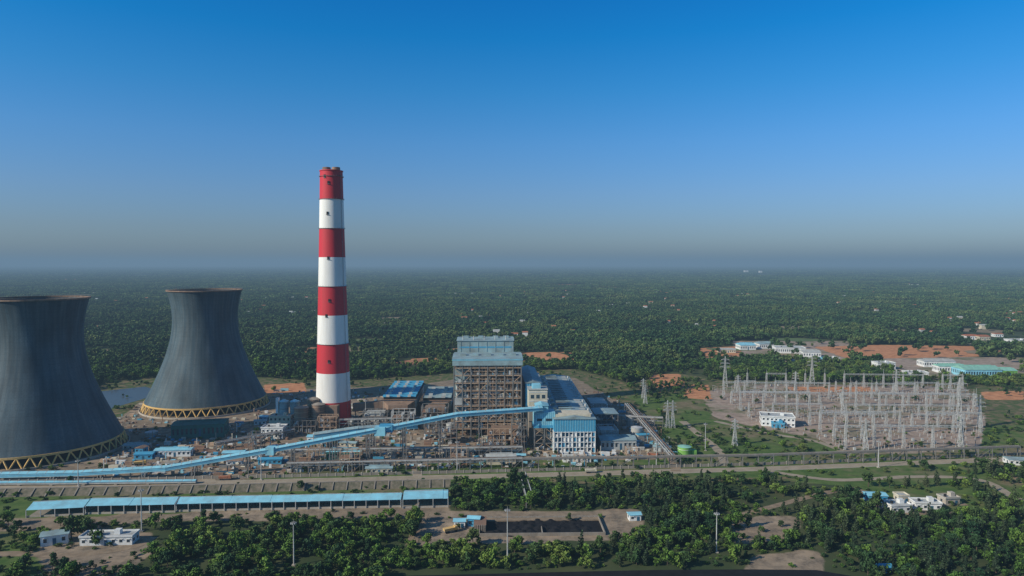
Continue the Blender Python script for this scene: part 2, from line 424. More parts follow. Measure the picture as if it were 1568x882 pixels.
# ------------------------------------------------------------------ flat strips
def strip(name, mat, pts, width, z=0.05, kerb=None):
    pts = [Vector((p[0], p[1])) for p in pts]
    v = []; f = []
    for i, p in enumerate(pts):
        a = pts[max(0, i-1)]; b_ = pts[min(len(pts)-1, i+1)]
        d = (b_-a).normalized(); n = Vector((-d.y, d.x))*(width/2*R.uniform(.88, 1.12))
        v += [(p.x+n.x, p.y+n.y, z), (p.x-n.x, p.y-n.y, z)]
        if i: k = 2*i; f.append((k-2, k-1, k+1, k))
    o = Obj(name); o.tri('surface', mat, v, f)
    if kerb:
        for sgn in (0, 1):
            for i in range(1, len(pts)):
                o.beam('kerb', kerb, (*v[2*(i-1)+sgn][:2], .1), (*v[2*i+sgn][:2], .1), .35, .25)
    o.done()
def smooth(pts, n=6):
    out = []
    for i in range(len(pts)-1):
        p0 = pts[max(0, i-1)]; p1 = pts[i]; p2 = pts[i+1]; p3 = pts[min(len(pts)-1, i+2)]
        for k in range(n):
            t = k/n
            out.append(tuple(.5*(2*p1[j]+(p2[j]-p0[j])*t+(2*p0[j]-5*p1[j]+4*p2[j]-p3[j])*t*t+(-p0[j]+3*p1[j]-3*p2[j]+p3[j])*t**3) for j in (0, 1)))
    out.append(pts[-1]); return out
ROAD1 = P((-300, 752), (0, 746), (400, 738), (800, 728), (1200, 717), (1500, 705), (1900, 690))
strip('perimeter_road', 'road', smooth(ROAD1), 9, .06, 'concl')
strip('service_road', 'road', smooth(P((640, 690), (638, 715), (640, 733))), 7, .09)
strip('service_road', 'road', smooth(P((1045, 645), (1070, 665), (1100, 690), (1110, 712))), 7, .09)
strip('service_road', 'dirt', smooth(P((985, 640), (1005, 672), (1030, 705), (1035, 722))), 7, .08)
strip('service_road', 'road', smooth(P((325, 700), (315, 720), (322, 740))), 8, .09)
strip('service_road', 'road', smooth(P((180, 725), (330, 712), (450, 708), (640, 702))), 7, .12)
strip('service_road', 'dirt', smooth(P((200, 668), (330, 684), (380, 660), (420, 640), (540, 596))), 7, .14)
strip('dirt_track', 'dirt', smooth(P((-60, 850), (30, 848), (110, 850), (200, 838), (235, 822))), 6, .07)
strip('dirt_track', 'dirt', smooth(P((650, 786), (640, 805), (630, 835))), 6, .07)
TRK = P((1180, 722), (1280, 735), (1400, 730), (1500, 735), (1560, 765), (1640, 790))
strip('dirt_track', 'road', smooth(TRK), 6, .10)
strip('dirt_track', 'dirt', smooth(P((1130, 790), (1300, 748), (1340, 770), (1480, 772))), 5, .08)
strip('dirt_track', 'dirt', smooth(P((1500, 700), (1540, 720), (1568, 742))), 5, .12)
strip('switchyard_road', 'road', smooth(P((1095, 645), (1180, 664), (1250, 676), (1310, 700))), 6, .07)
strip('switchyard_road', 'road', smooth(P((1090, 622), (1250, 626), (1500, 632))), 6, .16)
o = Obj('coal_ground_strip'); ash = P((570, 892), (610, 882), (700, 880), (860, 876), (1000, 873), (1150, 872), (1250, 873), (1310, 883), (1340, 900), (1340, 960), (570, 960))
o.tri('surface', 'coal', [(x, y, .07) for x, y in ash], [tuple(range(len(ash)))[::-1]]); o.done()
o = Obj('pond_water'); o.tri('surface', 'water', [(x, y, .05) for x, y in POND], [tuple(range(len(POND)))[::-1]]); o.done()

# stone pitched bank / retaining wall with buttresses
o = Obj('retaining_wall')
A = [Vector((*p, 0)) for p in P((-250, 762), (0, 757), (350, 750), (690, 742))]
for i in range(3):
    a, b_ = A[i], A[i+1]; d = (b_-a).normalized(); nrm = Vector((d.y, -d.x, 0))
    o.hexa('bank', 'bank', [a+nrm*6, b_+nrm*6, b_+nrm*0, a+nrm*0, a+nrm*1+Vector((0, 0, 3.6)), b_+nrm*1+Vector((0, 0, 3.6)), b_+Vector((0, 0, 3.6)), a+Vector((0, 0, 3.6))])
    Ln = (b_-a).length; k = int(Ln/9)
    for j in range(k):
        p = a+d*(j+.5)*Ln/k
        o.beam('buttress', 'conc', p+nrm*6.6+Vector((0, 0, .1)), p+nrm*1+Vector((0, 0, 3.9)), .6, .5)
    o.beam('coping', 'conc', a+nrm*.4+Vector((0, 0, 3.85)), b_+nrm*.4+Vector((0, 0, 3.85)), .9, .35)
o.done()
o = Obj('boundary_wall')
for i in range(len(ROAD1)-1):
    a = Vector((*ROAD1[i], 0))+Vector((0, 9, 0)); b_ = Vector((*ROAD1[i+1], 0))+Vector((0, 9, 0))
    o.beam('wall', 'conc', a+Vector((0, 0, 1)), b_+Vector((0, 0, 1)), .3, 2)
    n_ = int((b_-a).length/6)
    for j in range(n_):
        p = a.lerp(b_, j/n_); o.box('pier', 'concl', p.x-.3, p.x+.3, p.y-.3, p.y+.3, 0, 2.4)
o.done()

# ------------------------------------------------------------------ cooling towers
def cooling_tower(x, y, spin=0):
    o = Obj('cooling_tower', x, y, spin)
    Ht = 121.5; zb = 9
    def r(z): return 31.5*math.sqrt(1+((z-92)/53.0)**2)
    n = 96; prof = [(r(z), z) for z in np.linspace(zb, Ht, 44)]
    v = []; f = []
    for (rr, z) in prof:
        for i in range(n): t = 2*PI*i/n; v.append((rr*math.cos(t), rr*math.sin(t), z))
    for k in range(len(prof)-1):
        for i in range(n): j = (i+1) % n; f.append((k*n+i, k*n+j, (k+1)*n+j, (k+1)*n+i))
    o.tri('shell', 'shell', v, f, True)
    v2 = [(a*.982, b_*.982, c_) for a, b_, c_ in v]
    o.tri('inner_shell', 'shellin', v2, [q[::-1] for q in f], True)
    def ring(part, mat, ra, rb, z0, z1):
        v = []; f = []
        for (rr, z) in ((ra, z0), (rb, z0), (rb, z1), (ra, z1)):
            for i in range(n): t = 2*PI*i/n; v.append((rr*math.cos(t), rr*math.sin(t), z))
        for k in range(4):
            kk = (k+1) % 4
            for i in range(n): j = (i+1) % n; f.append((k*n+i, k*n+j, kk*n+j, kk*n+i))
        o.tri(part, mat, v, f)
    rt = r(Ht)
    ring('top_rim', 'brown', rt*.975, rt+.9, Ht-.2, Ht+1.0)
    ring('rim_handrail', 'steel', rt+.6, rt+.75, Ht+2, Ht+2.15)
    rb = r(zb)
    ring('ring_beam', 'yellow', rb-1.2, rb+.5, zb-1.2, zb+.3)
    ring('basin_wall', 'concl', rb+4, rb+4.6, 0, 1.6)
    ring('fill_pack', 'dark', rb-8, rb-7.5, 0, zb+2)
    k = 44
    for i in range(k):
        t = 2*PI*i/k
        foot = (math.cos(t)*(rb+2.6), math.sin(t)*(rb+2.6), 0.3)
        for s_ in (-.5, .5):
            t2 = 2*PI*(i+s_)/k
            o.beam('raker_columns', 'yellow', foot, (math.cos(t2)*rb, math.sin(t2)*rb, zb-.8), .85)
        o.box('pedestals', 'concl', foot[0]-1, foot[0]+1, foot[1]-1, foot[1]+1, 0, .9)
    o.done()
cooling_tower(-380, 545, 0)
cooling_tower(-321, 713, 130)

# ------------------------------------------------------------------ chimney
def chimney(x, y):
    o = Obj('striped_chimney', x, y)
    zs = [0, 21.4, 48.2, 75, 101.8, 128.5, 155.5, 182, 209, 235]
    def r(z): return 10.3 + 6.2*((235-z)/235)**1.15
    n = 56
    for k in range(9):
        mat = 'red' if k % 2 == 0 else 'cwhite'
        v = []; f = []
        zz = np.linspace(zs[k], zs[k+1], 4)
        for z in zz:
            for i in range(n): t = 2*PI*i/n; v.append((r(z)*math.cos(t), r(z)*math.sin(t), z))
        for a in range(3):
            for i in range(n): j = (i+1) % n; f.append((a*n+i, a*n+j, (a+1)*n+j, (a+1)*n+i))
        o.tri('band_'+str(k+1), mat, v, f, True)
    o.cyl('top_cap', 'red', 0, 0, 235, 235.8, 10.8, 10.8, n)
    for dx in (-4.4, 4.4): o.cyl('flue_liner', 'brown', dx, 0, 235.6, 239.0, 3.9, 3.7, 24)
    for z in (75, 128.5, 182, 209, 230):
        v = []; f = []
        for (rr, zq) in ((r(z)-.1, z), (r(z)+.8, z), (r(z)+.8, z+.2), (r(z)-.1, z+.2)):
            for i in range(n): t = 2*PI*i/n; v.append((rr*math.cos(t), rr*math.sin(t), zq))
        for a in range(4):
            for i in range(n): j = (i+1) % n; f.append((a*n+i, a*n+j, ((a+1) % 4)*n+j, ((a+1) % 4)*n+i))
        o.tri('platforms', 'steel', v, f)
        for i in range(0, n, 2):
            t = 2*PI*i/n; o.beam('railing', 'steel', ((r(z)+.7)*math.cos(t), (r(z)+.7)*math.sin(t), z+.2), ((r(z)+.7)*math.cos(t), (r(z)+.7)*math.sin(t), z+1.3), .1)
    for z, ang in ((196, -95), (155, -92), (102, -100), (116, -88), (224, -90), (230, -110), (60, -90)):
        t = math.radians(ang); rr = r(z)
        c_ = Vector((math.cos(t)*rr, math.sin(t)*rr, z)); tx = Vector((-math.sin(t), math.cos(t), 0))
        o.beam('openings', 'dark', c_-tx*.9, c_+tx*.9, .8, 2.4)
        o.beam('hood', 'steel', c_-tx*1.3+Vector((0, 0, -1.5)), c_+tx*1.3+Vector((0, 0, -1.5)), 1.6, .3)
    t = math.radians(-25)
    for z in range(0, 234, 3):
        for s_ in (-.03, .03):
            o.beam('ladder', 'steel', (math.cos(t+s_)*(r(z)+.5), math.sin(t+s_)*(r(z)+.5), z), (math.cos(t+s_)*(r(z+3)+.5), math.sin(t+s_)*(r(z+3)+.5), z+3), .15)
    o.box('flue_duct', 'brown', -2, 9, -22, -10, 8, 20)
    o.done()
chimney(-168, 638)

# ------------------------------------------------------------------ generic building
def building(name, x, y, w_, d_, h, rot=0, wall='white', roof='palegrey', kind='flat', floors=1, win=True, rh=None, band=None):
    o = Obj(name, x, y, rot)
    o.box('walls', wall, 0, w_, 0, d_, 0, h)
    if kind == 'flat':
        o.box('roof', roof, -.4, w_+.4, -.4, d_+.4, h, h+.35)
        p = .3
        for (a, b_, c_, e_) in ((-.4, w_+.4, -.4, -.4+p), (-.4, w_+.4, d_+.4-p, d_+.4), (-.4, -.4+p, -.1, d_+.1), (w_+.4-p, w_+.4, -.1, d_+.1)):
            o.box('parapet', wall, a, b_, c_, e_, h+.35, h+1.1)
        if w_ > 9: o.box('stair_head', wall, w_*.6, w_*.6+3, d_*.4, d_*.4+3, h+.35, h+2.8)
        if w_ > 7: o.cyl('water_tank', 'dark', w_*.25, d_*.5, h+.35, h+1.8, .8, .8, 10)
    else:
        rh = rh or max(1, min(w_, d_)*.13)
        o.gable('roof', roof, 0, w_, 0, d_, h+.02, rh, 'x' if w_ >= d_ else 'y', .6)
        if max(w_, d_) > 18:
            if w_ >= d_: o.box('ridge_vent', roof, w_*.1, w_*.9, d_/2-.6, d_/2+.6, h+rh-.3, h+rh+.7)
            else: o.box('ridge_vent', roof, w_/2-.6, w_/2+.6, d_*.1, d_*.9, h+rh-.3, h+rh+.7)
    if band: o.box('band', band, -.06, w_+.06, -.06, d_+.06, h*.8, h*.92)
    if win:
        fh = h/floors
        for k in range(floors):
            z0 = k*fh+fh*.35; z1 = k*fh+fh*.75
            nw = max(2, int(w_/3.4))
            for i in range(nw):
                cx = (i+.5)*w_/nw
                if k == 0 and i == nw//2:
                    o.box('door', 'bluedk', cx-.8, cx+.8, -.1, 0.02, 0, fh*.7); continue
                o.box('windows', 'glass', cx-.8, cx+.8, -.05, .02, z0, z1)
                o.box('sunshade', wall, cx-1, cx+1, -.6, 0, z1+.1, z1+.22)
            nd = max(1, int(d_/3.6))
            for i in range(nd):
                cy = (i+.5)*d_/nd
                o.box('windows', 'glass', -.05, .02, cy-.8, cy+.8, z0, z1)
                o.box('windows', 'glass', w_-.02, w_+.05, cy-.8, cy+.8, z0, z1)
    o.done()

def bpx(name, u0, u1, v, d_, h, **k):
    x0, y0 = G(u0, v); x1, _ = G(u1, v)
    building(name, x0, y0, x1-x0, d_, h, **k)

# ------------------------------------------------------------------ boiler house
def boiler_house():
    o = Obj('boiler_house', -50, 584, 2)
    W, D, HT = 58, 46, 66
    xs_ = np.linspace(0, W, 9); ys_ = np.linspace(0, D, 6); zs_ = np.arange(7, HT, 6.6)
    for x in xs_:
        for y in ys_:
            if y in (ys_[0], ys_[-1]) or x in (xs_[0], xs_[-1], xs_[4]):
                o.beam('columns', 'steel', (x, y, 0), (x, y, HT), .9)
    for z in zs_:
        for y in (ys_[0], ys_[1], ys_[-1]): o.beam('floor_beams', 'scaff' if y < 1 else 'steel', (0, y, z), (W, y, z), .5, .7)
        for x in (xs_[0], xs_[-1]): o.beam('floor_beams_side', 'steel', (x, 0, z), (x, D, z), .5, .8)
        q = 0
        while q < W-3:
            e = q+R.uniform(4, 14)
            if R.random() < .75: o.box('walkway', 'rust', q+.3, min(W-.3, e), .6, R.uniform(1.6, 3.5), z+.42, z+.5)
            q = e
        o.box('side_walkway', 'rust', .3, 8, 5, D-1, z+.42, z+.5)
        for k in (1.0, 1.6): o.beam('handrails', 'galv', (0, -.2, z+k), (W, -.2, z+k), .1)
        for x in np.arange(0, W, 2.4): o.beam('handrails', 'galv', (x, -.2, z+.4), (x, -.2, z+1.6), .1)
        a_ = R.uniform(10, 20); o.beam('scaffold', 'scaff', (a_, .4, z+3.4), (R.uniform(38, W-2), .4, z+3.4), .3)
    for x in np.arange(15, W-2, 3.1): o.beam('scaffold', 'scaff', (x, .5, R.choice([4, 11, 17])), (x, .5, R.choice([62, 48, 55])), .2)
    for i in range(8):
        for k in range(len(zs_)-1):
            if R.random() < .35:
                a, b_ = (xs_[i], xs_[i+1]) if R.random() < .5 else (xs_[i+1], xs_[i])
                o.beam('bracing', 'scaff', (a, 0, zs_[k]), (b_, 0, zs_[k+1]), .4)
    for i in range(5):
        for k in range(0, len(zs_)-1):
            if (i+k) % 2 == 0:
                for x in (0, W): o.beam('side_bracing', 'steel', (x, ys_[i], zs_[k]), (x, ys_[i+1], zs_[k+1]), .35)
    o.box('furnace_casing', 'brown', 17, 52, 4.5, 42, 12, 62)
    o.box('superheater_casing', 'palegrey', 24, 40, 3.6, 4.5, 30, 44)
    for z in np.arange(13, 61, 2.6):
        o.box('buckstays', 'scaff', 16.6, 52.4, 3.9, 4.5, z, z+.6)
        o.box('buckstays_side', 'scaff', 16.2, 17.0, 4.6, 42, z, z+.6)
    for x0 in (18, 28, 38):
        o.hexa('ash_hoppers', 'brown', [(x0+2, 14, 3), (x0+6, 14, 3), (x0+6, 20, 3), (x0+2, 20, 3), (x0-1, 9, 12), (x0+8.5, 9, 12), (x0+8.5, 26, 12), (x0-1, 26, 12)])
    for x, r_, mm in ((10, .9, 'galv'), (12.5, .6, 'rust'), (20, .7, 'scaff'), (31, 1.0, 'galv'), (33.4, .6, 'scaff'), (44, .8, 'scaff'), (54.5, 1.1, 'galv'), (56.3, .6, 'rust'), (3, 1.2, 'palegrey')):
        o.cyl('risers_'+mm, mm, x, 3.0, R.uniform(4, 16), R.uniform(46, 60), r_, r_, 10)
    for z, mm in ((24, 'scaff'), (37.5, 'galv'), (50, 'scaff'), (57, 'scaff'), (17, 'galv')):
        a_ = R.uniform(6, 24); o.cyl('headers_'+mm, mm, 2.2, z, a_, a_+R.uniform(16, 30), .8, .8, 10, 'x')
    o.box('side_cladding', 'roofgrey', -.5, -.2, 6, D, 36, 60)
    o.box('front_cladding', 'palegrey', .5, 7, -.35, -.05, 28, 34)
    o.box('front_cladding_panel', 'roofgrey', .5, 13.5, 4.6, 4.9, 14, 60)
    o.box('core', 'bluedk', 1.5, W-1.5, 20, D-1.5, 5, 60)
    for k in range(190):
        z = R.choice(list(zs_))+.5; x = R.uniform(1, W-5); a = R.uniform(.5, 3.0); hh = R.uniform(.8, 4.2)
        o.box('equipment_'+['a', 'b', 'c', 'd', 'e'][k % 5], ['scaff', 'galv', 'rust', 'cream', 'bluemid'][k % 5], x, x+a, 1.0, 2.8, z, z+hh)
    o.box('fascia', 'roofgrey', -1.2, W+1.2, -1.2, D, 62, 67.5)
    o.box('fascia_strip', 'blue', -1.4, W+1.4, -1.4, -1.2, 66.4, 67.7)
    o.gable('roof', 'roofgrey', -1.2, W+1.2, -1.2, D-.2, 67.6, 1.6, 'x', .4)
    for i in range(5): o.box('roof_vents', 'roofgrey', 5+i*11, 10+i*11, 14, 18, 67.8, 70.4)
    o.box('rear_block', 'bluedk', 2, W-4, D, D+36, 0, 66)
    o.box('upper_wall', 'roofgrey', 1, W-5, D, D+36, 66, 78)
    o.box('upper_louvres', 'bluemid', 3, W-7, D-.15, D, 71.5, 72.8)
    for x in np.arange(4, W-7, 8): o.box('upper_posts', 'roofgrey', x, x+.4, D-.3, D-.15, 67, 78)
    o.gable('upper_roof', 'roofgrey', 1, W-5, D, D+36, 78.02, 1.6, 'x', .8)
    for x in (6, 20, 34, 44): o.box('upper_roof_vents', 'roofgrey', x, x+5, D+14, D+22, 78.6, 80.6)
    for i in range(5): o.cyl('steam_vents', 'galv', 6+i*10, D+6, 78, 82, .4, .4, 8)
    o.done()
boiler_house()

def frame_block(name, x, y, W, D, HT, rot=0, mat='steel', step=6, t=.6, fill=None, fillmat='dark', roof=None, lv=5):
    o = Obj(name, x, y, rot)
    nx_ = max(1, round(W/step)); ny_ = max(1, round(D/step)); nz = max(1, round(HT/lv))
    for i in range(nx_+1):
        for j in range(ny_+1):
            if i in (0, nx_) or j in (0, ny_): o.beam('columns', mat, (W*i/nx_, D*j/ny_, 0), (W*i/nx_, D*j/ny_, HT), t)
    for k in range(1, nz+1):
        z = HT*k/nz
        o.beam('beams', mat, (0, 0, z), (W, 0, z), t*.8); o.beam('beams', mat, (0, D, z), (W, D, z), t*.8)
        o.beam('beams', mat, (0, 0, z), (0, D, z), t*.8); o.beam('beams', mat, (W, 0, z), (W, D, z), t*.8)
        if k < nz: o.box('decks', 'rust', .2, W-.2, .3, D-.3, z-.1, z)
        for i in range(nx_):
            if R.random() < .5: o.beam('bracing', mat, (W*i/nx_, 0, HT*(k-1)/nz), (W*(i+1)/nx_, 0, z), t*.55)
        for k2 in range(max(1, int(W/5))):
            a = R.uniform(.5, W-3); o.box('equipment', 'galv', a, a+R.uniform(1, 2.5), 1, 1+R.uniform(1, max(1.5, D-3)), HT*(k-1)/nz+.1, HT*(k-1)/nz+R.uniform(1, lv*.8))
    if fill: o.box('core', fillmat, W*.12, W*.88, D*.2, D*.9, 1, HT-1)
    if roof:
        o.gable('roof', roof, 0, W, 0, D, HT+.4, 1.2, 'x' if W > D else 'y', .8)
    o.done()

# ------------------------------------------------------------------ turbine hall
def turbine_hall():
    o = Obj('turbine_hall', 33, 534, 1.3)
    W, D, h = 33, 205, 27
    o.box('walls', 'bluemid', 0, W, 0, D, 17, h)
    o.box('core', 'bluedk', 1.2, W-1.2, 1.2, D-.5, 0, 17)
    for z in (0.0, 4.2, 8.4, 12.6, 16.4):
        o.box('floor_bands', 'white', -.2, W+.2, -.2, .9, z, z+.5)
        o.box('floor_bands', 'white', W-.7, W+.2, .95, D, z, z+.75)
        o.box('floor_bands', 'white', -.2, .7, .95, D, z, z+.75)
    for x in np.linspace(0, W-.5, 12): o.box('piers', 'white', x, x+.5, -.35, 1, 0, 17.2)
    for y in np.arange(6, D, 6): o.box('piers', 'white', W-.6, W+.35, y, y+.7, 0, 17.2); o.box('piers', 'white', -.35, .6, y, y+.7, 0, 17.2)
    for k in range(4):
        for i in range(11):
            q = R.random()
            if q < .45: o.box('infill_panels', 'white', i*3+.8, i*3+2.9, .3, .6, k*4.2+.8, k*4.2+R.choice([2.2, 4.1]))
            elif q < .8: o.box('infill_panels_blue', 'bluemid', i*3+.8, i*3+2.9, .3, .6, k*4.2+.8, k*4.2+R.choice([2.2, 4.1]))
    for x in np.arange(1, W, 2): o.box('cladding_ribs', 'blue', x, x+.35, -.12, 0, 17.2, h)
    for y in np.arange(3, D, 6): o.box('cladding_ribs_side', 'blue', -.12, 0, y, y+.5, 17.2, h)
    o.gable('roof', 'roofgrey', 0, W, 0, D, h+.02, 2.0, 'y', .8)
    o.box('front_roof_block', 'cream', 2, W-3, 6, 22, h+.3, h+2.4)
    for y in np.arange(30, D-6, 9):
        o.box('roof_ventilators', 'steel', 7, W-15, y, y+1.8, h+.8, h+2.4)
        o.box('ventilator_caps', 'roofgrey', 6.6, W-14.6, y-.4, y+2.2, h+2.4, h+2.8)
        if R.random() < .75: o.box('skylights', 'palegrey', W-9, W-4, y+2, y+6, h+.6, h+1.25)
        if R.random() < .5: o.box('roof_units', 'cream', 2, 5, y+3, y+6, h+.4, h+2.2)
    for y in np.arange(10, D, 18): o.cyl('turbo_vents', 'galv', W-2, y, h, h+2.6, .9, .9, 10)
    o.box('bay_walls', 'bluemid', -9, -.4, 30, D-10, 8, 32)
    o.box('bay_base', 'white', -9, -.4, 30.2, D-10.2, 0, 8)
    o.box('bay_roof', 'palegrey', -9.5, 0, 29.5, D-9.5, 32, 32.5)
    for y in np.arange(36, D-14, 10): o.box('bay_windows', 'glass', -9.1, -8.9, y, y+6, 22, 25)
    for y in np.arange(36, D-14, 7): o.box('bay_roof_units', 'galv', -7+R.uniform(0, 2), -4+R.uniform(0, 2), y, y+3, 32.5, 33.5+R.uniform(0, 2))
    o.done()
turbine_hall()

o = Obj('coal_bunker_bay', 12, 588, 2)
o.box('base_frame', 'steel', 0, 13, 0, 90, 0, 26)
o.box('bunker_walls', 'bluemid', -.3, 13.3, -.3, 90, 26, 46)
o.gable('roof', 'roofgrey', 0, 13, 0, 90, 46.02, 2.2, 'y', .8)
for y in np.arange(2, 88, 6): o.box('ribs', 'blue', 13.3, 13.5, y, y+.5, 26, 46)
for x in np.arange(1, 12.5, 2.2): o.box('front_ribs', 'blue', x, x+.4, -.5, -.3, 26, 46)
o.box('windows', 'glass', 2, 11, -.55, -.35, 38, 41)
o.done()

o = Obj('transfer_tower', 18, 541, 2)
for x in (0, 8, 16):
    for y in (0, 12): o.beam('legs', 'steel', (x, y, 0), (x, y, 19), .9)
for z in (6, 12.5):
    for y in (0, 12): o.beam('ties', 'steel', (0, y, z), (16, y, z), .5)
for a, b_ in ((0, 8), (16, 8)):
    for z in (0, 6, 12.5): o.beam('bracing', 'scaff', (a, 0, z), (b_, 0, z+6.3), .4)
o.box('housing', 'blue', -.5, 16.5, -.5, 13, 19, 31)
for x in np.arange(.5, 16, 1.6): o.box('cladding_ribs', 'bluemid', x, x+.15, -.58, -.5, 20.7, 31)
o.box('lower_skirt', 'bluemid', -.8, 16.8, -.8, 13.3, 18.4, 20.6)
o.box('upper_housing', 'blue', 1, 11, 1, 12, 31, 36)
o.gable('roof', 'blue', 1, 11, 1, 12, 36.02, 1.4, 'y', .7)
o.box('windows', 'glass', 2, 6, -.62, -.5, 24, 26); o.box('windows', 'glass', 9, 14, -.62, -.5, 24, 26)
o.done()
o = Obj('crusher_house', 14, 562, 2)
o.box('lower', 'conc', 0, 15, 0, 14, 0, 30)
o.box('upper', 'cream', -.3, 15.3, -.3, 14.3, 30, 45)
o.box('roof', 'palegrey', -.8, 15.8, -.8, 14.8, 45, 45.6)
o.box('penthouse', 'blue', 3, 10, 3, 10, 45.6, 49)
for k in range(3): o.box('windows', 'glass', 1.5+k*4.6, 4.2+k*4.6, -.42, -.3, 38, 41)
for z in (31, 35.5, 43): o.box('bands', 'white', -.5, 15.5, -.5, -.3, z, z+.5)
o.done()

# ------------------------------------------------------------------ conveyor galleries
def conveyor(name, pts, wd=4.6, ht=3.4, mat='blue', roofm='blue', legs=26, legmat='steel', lw=.4):
    o = Obj(name)
    pts = [Vector(p) for p in pts]
    for i in range(len(pts)-1):
        a, b_ = pts[i], pts[i+1]
        d = (b_-a).normalized(); sd = d.cross(Vector((0, 0, 1))).normalized()*(wd/2); up = Vector((0, 0, 1))
        o.hexa('gallery', mat, [a-sd, b_-sd, b_+sd, a+sd, a-sd+up*ht*.7, b_-sd+up*ht*.7, b_+sd+up*ht*.7, a+sd+up*ht*.7])
        s2 = sd*1.12
        for sgn in (-1, 1):
            A1 = a+s2*sgn+up*ht*.7; B1 = b_+s2*sgn+up*ht*.7; A2 = a+up*ht; B2 = b_+up*ht
            o.hexa('roof', roofm, [A1, B1, B2, A2, A1+up*.15, B1+up*.15, B2+up*.15, A2+up*.15])
        o.hexa('window_strip', 'bluemid', [a-sd*1.015+up*1.0, b_-sd*1.015+up*1.0, b_-sd*1.0+up*1.0, a-sd*1.0+up*1.0, a-sd*1.015+up*1.4, b_-sd*1.015+up*1.4, b_-sd*1.0+up*1.4, a-sd*1.0+up*1.4])
        o.hexa('window_strip', 'bluemid', [a+sd*1.015+up*1.0, b_+sd*1.015+up*1.0, b_+sd*1.0+up*1.0, a+sd*1.0+up*1.0, a+sd*1.015+up*1.4, b_+sd*1.015+up*1.4, b_+sd*1.0+up*1.4, a+sd*1.0+up*1.4])
        Ln = (b_-a).length; k = int(Ln/6)
        for j in range(k):
            p = a+d*(j+.5)*Ln/k
            o.beam('joints', 'palegrey', p+sd*1.15*-1+up*ht*.72, p+up*(ht+.2), .3, .15)
            o.beam('joints', 'palegrey', p+sd*1.15+up*ht*.72, p+up*(ht+.2), .3, .15)
        k = max(1, int(Ln/legs))
        for j in range(k):
            p = a+d*(j+.5)*Ln/k
            if p.z < 3:
                o.box('sleepers', 'conc', p.x-1, p.x+1, p.y-2, p.y+2, 0, p.z); continue
            for s_ in (-1, 1):
                ft = p+sd*s_*1.9; ft.z = 0; tp = p+sd*s_*.9
                for q in (-1.1, 1.1): o.beam('trestles', legmat, ft+d*q, tp+d*q, lw)
                ns = max(1, int(p.z/5))
                for z in range(ns):
                    A_ = ft.lerp(tp, z/ns); B_ = ft.lerp(tp, (z+1)/ns)
                    o.beam('trestle_bracing', legmat, A_-d*1.1, B_+d*1.1, lw*.6); o.beam('trestle_bracing', legmat, B_-d*1.1, B_+d*1.1, lw*.6)
            ns = max(1, int(p.z/6))
            for z in range(ns):
                l0 = (p+sd*-1.9).lerp(p+sd*-.9, z/ns); r1 = (p+sd*1.9).lerp(p+sd*.9, (z+1)/ns)
                l0.z = p.z*z/ns; r1.z = p.z*(z+1)/ns
                o.beam('trestle_bracing', legmat, l0, r1, lw*.6)
    return o
CV = [(-430, 462, 2.2), (-367, 465, 2.6), (-300, 468, 3.2), (-241, 472, 5.5), (-171, 485, 15), (-94, 505, 25.5), (-42, 520, 32.4), (24, 541, 32.6)]
o = conveyor('coal_conveyor', CV)
o.box('junction_house', 'blue', -102, -94, 501, 508, 22, 28.4)
o.box('junction_house_upper', 'bluemid', -99, -89, 503.5, 510, 24, 29.4)
o.box('drive_house', 'blue', -176, -170, 482, 488, 13, 18.5)
o.done()
o = conveyor('coal_conveyor', [(-150, 512, 18), (-118, 520, 21), (-75, 535, 20)], 6, 4, 'blue', 'roofgrey', 18); o.done()
o = conveyor('coal_conveyor', [(-430, 455, .8), (-300, 457, .8), (-215, 460, .8)], 3.2, 2, 'palegrey', 'blue', 20); o.done()

def pipe_rack(name, p, q, h, n, pipes=5, mat='steel', wd=5, gal=None, post=.5):
    o = Obj(name); p = Vector((*p, 0)); q = Vector((*q, 0)); d = (q-p).normalized(); sd = Vector((-d.y, d.x, 0))*(wd/2); up = Vector((0, 0, 1))
    for i in range(n+1):
        c_ = p.lerp(q, i/n)
        for s_ in (-1, 1): o.beam('posts', mat, c_+sd*s_, c_+sd*s_+up*(h+.6), post)
        for z in (h, h*.65): o.beam('cross_beams', mat, c_-sd+up*z, c_+sd+up*z, post*.8)
        if i < n and i % 3 == 0:
            e = p.lerp(q, (i+1)/n)
            for s_ in (-1, 1): o.beam('bracing', mat, c_+sd*s_, e+sd*s_+up*h, .25)
    for s_ in (-1, 1): o.beam('stringers', mat, p+sd*s_+up*h, q+sd*s_+up*h, .3, .4)
    for k in range(pipes):
        off = sd*(-.8+1.6*k/max(1, pipes-1)); m_ = ['galv', 'palegrey', 'rust', 'steel'][k % 4]
        if pipes < 2: m_ = 'steel'
        o.beam('pipes_'+m_, m_, p+off+up*(h+.55), q+off+up*(h+.55), .45)
        if k % 2: o.beam('pipes_'+m_, m_, p+off+up*(h*.65+.45), q+off+up*(h*.65+.45), .4)
    if gal: o.beam('gallery', gal, p+up*(h+1.0), q+up*(h+1.0), wd*.6, .5)
    o.done()
pipe_rack('pipe_rack', G(440, 724), G(800, 716), 7, 22, 4)
pipe_rack('pipe_rack', G(430, 705), G(800, 700), 8, 22, 4)
pipe_rack('elevated_conveyor', G(800, 719), G(1160, 713), 7.5, 15, 1, 'steel', 2.6, 'conc', .45)
pipe_rack('elevated_conveyor', G(1160, 713), G(1560, 699), 7.5, 18, 1, 'steel', 2.6, 'conc', .45)
pipe_rack('pipe_rack', G(915, 650), G(1015, 655), 9, 8)
pipe_rack('pipe_rack', G(960, 630), G(1030, 715), 8, 14, 3)
pipe_rack('pipe_rack', G(800, 735), G(812, 778), 5, 5, 2)
pipe_rack('pipe_rack', G(520, 660), G(690, 655), 10, 12)
pipe_rack('pipe_rack', G(330, 690), G(450, 668), 6, 9)

